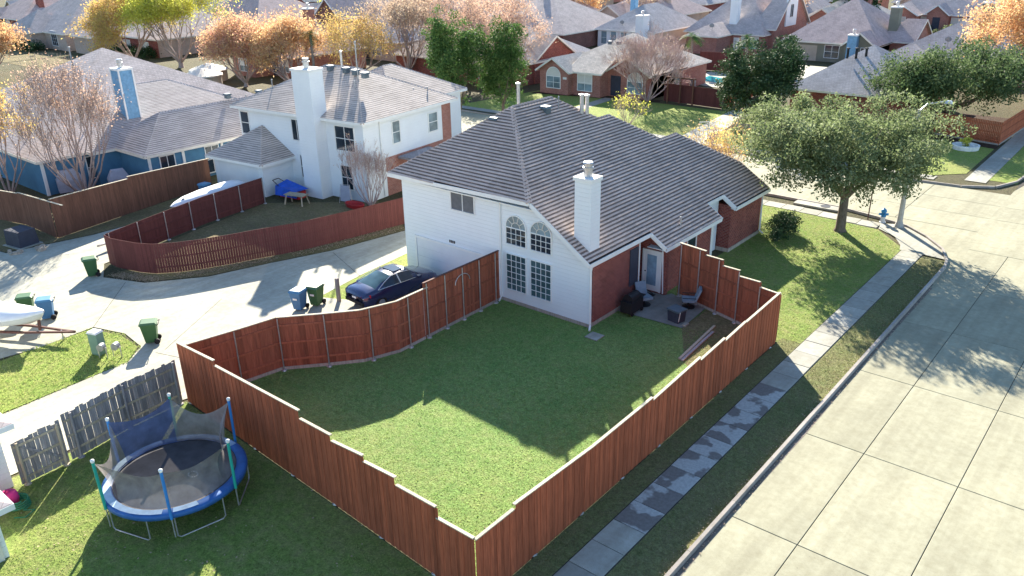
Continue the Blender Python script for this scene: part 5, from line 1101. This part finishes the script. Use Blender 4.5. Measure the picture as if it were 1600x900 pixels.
# ---- trampoline
tc = Vector((-22.95,9.85,0)); tp = empty('trampoline', tc, 0, 'round trampoline with blue pad and sagging safety net', 'trampoline'); R = 2.22; zt = .92
def ring(r0, z0, r1, z1, a0, a1, n): return [((r*math.cos(a0+(a1-a0)*i/n), r*math.sin(a0+(a1-a0)*i/n), z)) for r, z in ((r0,z0),(r1,z1)) for i in range(n+1)]
pad = MB(); n = 60; V = []
for i in range(n):
    a = 2*PI*i/n
    for r, z in ((R-.30,zt+.01),(R-.25,zt+.045),(R-.02,zt+.045),(R+.04,zt),(R+.04,zt-.13),(R+.0,zt-.14)): V.append((r*math.cos(a), r*math.sin(a), z+.008*math.sin(a*9)))
pad.add(V, [(i*6+k, ((i+1)%n)*6+k, ((i+1)%n)*6+k+1, i*6+k+1) for i in range(n) for k in range(5)]); po = pad.build('pad', 'tramp_blue', tp, True)
for a0, a1 in ((-2.9,-.7),(1.5,2.8),(-.55,-.2)):        # paler stretches of the pad
    k = 14; V = [((r)*math.cos(a0+(a1-a0)*i/k), (r)*math.sin(a0+(a1-a0)*i/k), zt+.058) for r in (R-.26,R-.03) for i in range(k+1)]
    mesh_obj('pale_patch', V, [(i,i+1,k+2+i,k+1+i) for i in range(k)], 'tramp_pale', po)
mt = MB(); V = [(0,0,zt-.07)]; k = 48
for r, z in ((1.0,zt-.06),(R-.2,zt-.02)): V += [(r*math.cos(2*PI*i/k), r*math.sin(2*PI*i/k), z) for i in range(k)]
mt.add(V, [(0,1+i,1+(i+1)%k) for i in range(k)]+[(1+i,1+k+i,1+k+(i+1)%k,1+(i+1)%k) for i in range(k)]); mo = mt.build('jump_mat', 'tramp_mat', tp)
em = MB(); 
for i in range(12):
    a = 2*PI*i/12; em.bar((.45+.19*math.cos(a),.35+.13*math.sin(a),zt-.045),(.45+.19*math.cos(a+.3),.35+.13*math.sin(a+.3),zt-.045),.03,.012)
em.build('emblem', 'paint_white', mo)
angs = [rad(x) for x in (-94,-33,22,92,149,203)]
for i in range(6):
    am = (angs[i]+(angs[(i+1)%6] if i < 5 else angs[0]+2*PI))/2
    if i in (0,1,2,4): a0, a1 = angs[i]+.03, angs[i]+.72
    else: continue
    m = MB(); p0 = Vector((R*math.cos(a0),R*math.sin(a0),0)); p1 = Vector((R*math.cos(a1),R*math.sin(a1),0)); m.tube([p0+Vector((0,0,zt-.1)), p0*1.0+Vector((0,0,.1)), p0.lerp(p1,.06)+Vector((0,0,.02)), p0.lerp(p1,.94)+Vector((0,0,.02)), p1+Vector((0,0,.1)), p1+Vector((0,0,zt-.1))], .022, 8); m.build('leg', 'galv', tp)
m = MB(); a0, a1 = angs[1]+.2, angs[1]+.75; 
tops_ = []
for i, a in enumerate(angs):
    p = Vector((R*1.03*math.cos(a), R*1.03*math.sin(a), 0)); m = MB(); m.tube([p+Vector((0,0,.12)), p+Vector((0,0,.8))], .02, 8); q = m.build('pole', 'galv', tp)
    m = MB(); m.tube([p+Vector((0,0,.8)), p*1.01+Vector((0,0,2.55))], .048, 10); m.build('foam_sleeve', 'foam_green' if i in (0,2,4) else 'foam_blue', q)
    m = MB(); m.lathe((p.x*1.01,p.y*1.01,2.55), [(.05,0),(.06,.03),(.06,.09),(.02,.12)], 10); m.build('pole_cap', 'paint_white', q); tops_.append(p*1.0+Vector((0,0,2.5)))
for i in range(6):
    a, b = tops_[i], tops_[(i+1)%6]; aa = angs[i]; ab = angs[(i+1)%6]+(2*PI if i == 5 else 0); nx, nz = 14, 8; V = []; sag = (.55,.5,.6,.5,.25,.6)[i]; inn = (.85,.85,.8,.75,.93,.8)[i]
    for j in range(nz+1):
        for k in range(nx+1):
            u = k/nx; v = j/nz; s = 4*u*(1-u); an = aa+(ab-aa)*u
            tpz = 2.5-sag*s; rr = R*(1.0-(.12*s)); chord = a.lerp(b, u); top = Vector((chord.x*(1-.18*s*(1 if i in (0,1,2) else .3)), chord.y*(1-.18*s*(1 if i in (0,1,2) else .3)), tpz))
            bot = Vector(((R-.33)*math.cos(an), (R-.33)*math.sin(an), zt+.03)); q = top.lerp(bot, v); w_ = math.sin(PI*v)*(.10 if i < 3 else .04)*(1+.5*math.sin(7*u+i)); q = Vector((q.x*(1-w_), q.y*(1-w_), q.z)); V.append(q)
    mesh_obj('safety_net', V, [(j*(nx+1)+k, j*(nx+1)+k+1, (j+1)*(nx+1)+k+1, (j+1)*(nx+1)+k) for j in range(nz) for k in range(nx)], 'net_shaded' if i == 4 else 'net', tp, True)
# ---- things by the shed
pk = MB(); pk.lathe((0,0,0), [(.1,0),(.25,.05),(.3,.25),(.24,.45),(.1,.5)], 14); pk.box(-.06,.06,-.06,.06,.48,.56); o = pk.build('toy_bucket', 'pink', None, True); o.location = (-27.0,6.1,.35); o.location.z = 0; tag(o, 'bright pink plastic toy by the pale house wall', 'toy')
hr_ = empty('garden_hose', (-26.6,6.2,0), 0, 'coiled green garden hose by the pale house wall', 'hose'); m = MB()
m.tube([(.34*math.cos(a)*(1-.004*a), .34*math.sin(a)*(1-.004*a), .06+.012*a) for a in [i*.4 for i in range(64)]], .028, 5); m.build('coil', 'hose_green', hr_); m = MB(); m.tube([(.34,0,.05),(.6,.25,.05),(.75,-.1,.04),(.5,-.35,.04)], .02, 5); m.build('hose_end', 'hose_green', hr_)
# ---- patio furniture
def patio_chair(label, x, y, rz):
    r = empty('patio_chair', (x,y,.03), rz, label, 'chair'); MB().box(-.3,.3,-.32,.3,.36,.48).build('seat', 'cushion', r); b = MB(); b.add([(-.3,.26,.42),(.3,.26,.42),(.3,.36,.42),(-.3,.36,.42),(-.28,.5,1.05),(.28,.5,1.05),(.28,.6,1.02),(-.28,.6,1.02)], [(0,3,2,1),(4,5,6,7),(0,1,5,4),(1,2,6,5),(2,3,7,6),(3,0,4,7)]); b.build('backrest', 'cushion', r)
    for s in (-1,1): m = MB(); m.tube([(s*.35,-.3,.36),(s*.35,-.3,.6),(s*.35,.35,.6)], .02, 6); m.build('armrest', 'black_metal', r)
    m = MB(); m.lathe((0,0,0), [(.32,0),(.32,.03),(.05,.06),(.05,.36)], 12); m.build('swivel_base', 'black_metal', r); return r
patio_chair('cushioned patio chair beside the black grill and brick wall', -18.7, 32.3, rad(60)); patio_chair('cushioned patio chair by the red fence end of the patio', -16.85, 33.35, rad(-60))
gr = empty('barbecue_grill', (-18.75,31.2,.03), rad(90), 'black barbecue grill against the brick wall', 'grill'); MB().box(-.55,.55,-.3,.3,.12,.7).build('cart', 'black_metal', gr); m = MB(); m.tube([(-.4,0,.75),(.4,0,.75)], .28, 14); m.build('lid', 'black_metal', gr); MB().box(.55,.85,-.25,.25,.66,.7).build('shelf', 'black_metal', gr)
for s in (-1,1): m = MB(); m.tube([(s*.45,-.28,.09),(s*.45,-.34,.09)], .09, 10); m.build('wheel', 'rubber', gr)
cb = empty('deck_box', (-16.55,31.65,.03), rad(-12), 'dark storage box with grey lid at the patio edge', 'box'); MB().frustum((0,0), .3, .26, 0, .56, 1.12).build('body', 'shutter', cb); MB().box(-.37,.37,-.32,.32,.56,.64).build('lid', 'flashing', cb); m = MB(); m.tube([(.3,-.2,.1),(.42,-.25,.62)], .02, 6); m.build('handle', 'paint_white', cb)
st = empty('paving_bricks', (-15.98,31.35,0), 0, 'short row of loose pale bricks at the patio corner', 'bricks')
for k in range(3): MB().box(-.1,.1,-.05+.13*k,.05+.13*k,.0,.1).build('brick', 'walk_concrete', st)
for i, (a, b) in enumerate((((-14.55,28.35),(-14.85,32.2)),((-14.4,28.3),(-14.62,31.6)))):
    m = MB(); m.bar((a[0],a[1],.04),(b[0],b[1],.04),.12,.06); o = m.build('loose_plank', 'wood_pale' if i == 0 else 'wood_old'); tag(o, ['left one of two planks lying beside the patio','right one of two planks lying beside the patio'][i], 'plank')
m = MB().box(-19.65,-18.85,33.15,33.65,.034,.05); tag(m.build('door_mat', 'rubber'), 'black mat in front of the glazed patio door', 'mat')
# ---- corner street furniture
fh = empty('fire_hydrant', (-13.4,51.95,0), rad(30), 'blue and silver fire hydrant at the street corner', 'hydrant'); m = MB(); m.lathe((0,0,0), [(.2,0),(.2,.05),(.14,.06),(.14,.4)], 12); m.build('barrel', 'hydrant_silver', fh); m = MB(); m.lathe((0,0,.4), [(.17,0),(.17,.04),(.14,.05),(.14,.3),(.18,.31),(.18,.35),(.13,.46),(.05,.5),(.04,.56)], 12); m.tube([(-.28,0,.2+.35),(.28,0,.2+.35)], .07, 10); m.tube([(0,-.27,.55),(0,0,.55)], .085, 10); m.build('bonnet', 'hydrant_blue', fh)
sp = empty('street_sign', (-14.3,52.0,0), 0, 'thin dark sign post left of the fire hydrant', 'sign'); m = MB(); m.tube([(0,0,0),(.02,.02,2.9)], .035, 8); m.build('post', 'rust_steel', sp); m = MB(); m.box(-.35,.35,-.01,.01,2.7,2.9); m.build('blade', 'pedestal_green', sp)
lp = empty('street_lamp', (-12.35,51.7,0), 0, 'concrete street lamp pole rising into the oak', 'street lamp'); m = MB(); m.tube([(0,0,0),(0,0,.12),(0,0,.4),(0,0,3),(0,0,7.2)], [.3,.26,.17,.13,.09], 10); m.build('pole', 'concrete_pole', lp); m = MB(); m.tube([(0,0,7.1),(.3,.3,7.5),(1.0,1.0,7.6)], .05, 6); m.build('arm', 'galv', lp); m = MB(); m.frustum((1.15,1.15), .28, .16, 7.5, 7.66, .7); m.build('lamp_head', 'galv', lp)
pl = empty('planter', (-13.9,75.0,0), 0, 'white round planter bed by the orange-red fence', 'planter'); m = MB(); m.lathe((0,0,0), [(1.0,0),(1.05,.35),(.9,.36),(.85,.2)], 18); m.build('rim', 'paint_white', pl)
sr = empty('stone_ring', (-31.6,74.0,0), 0, 'low tan stone ring around the magnolia trunk', 'planter')
for k in range(26): a = 2*PI*k/26; m = MB().frustum((0,0), .24, .14, 0, .38, .95); o = m.build('stone', 'stone', sr); o.location = (2.0*math.cos(a), 2.0*math.sin(a), 0); o.rotation_euler = (0,0,a+PI/2)
mb_ = MB().box(-.16,.16,-.2,.2,0,1.2); mb_.frustum((0,0), .2, .24, 1.2, 1.3, .8); o = mb_.build('mailbox', 'concrete_pole'); o.location = (-31.0,63.5,0); tag(o, 'small grey mailbox pillar by the ranch drive', 'mailbox')
sg = empty('yard_sign', (-32.9,65.6,0), rad(50), 'empty metal sign frame beside the ranch drive', 'sign'); m = MB(); [m.bar((s*.4,0,0),(s*.4,0,1.6),.06) for s in (-1,1)]; m.bar((-.4,0,.8),(.4,0,.8),.05); m.bar((-.4,0,1.55),(.4,0,1.55),.05); m.build('frame', 'galv', sg)
pg = empty('garden_arbor', (-44.2,79.0,0), 0, 'brown timber arbor at the ranch fence', 'arbor')
for x in (-.0,1.5,3.0): MB().bar((x,0,0),(x,0,2.6),.14).build('post', 'fence_brown', pg)
MB().box(-.3,3.3,-.06,.06,2.6,2.74).build('beam', 'fence_brown', pg)
pool = sheet('pool_deck', [(-50,91),(-40,89.5),(-40,99),(-50,100.5)], .012, 'alley_concrete'); sheet('pool_water', [(-48.2,93.5),(-42,92.3),(-41.6,96.6),(-45.3,95.9),(-48.6,97.3)], .018, 'pool_water')
for i, (x, y) in enumerate(((-101,58.8),(-97.5,55.8))):
    ck = empty('round_shelter', (x,y,0), 0, ['beige round pavilion roof under the red tree, left one','beige round pavilion roof under the red tree, right one'][i], 'shelter'); m = MB(); m.lathe((0,0,0), [(2.3,0),(2.3,1.3)], 18); m.build('side', 'tan_wall', ck); m = MB(); m.lathe((0,0,1.3), [(2.5,0),(2.45,.15),(.3,.9)], 18); m.build('roof', 'cream_trim', ck)
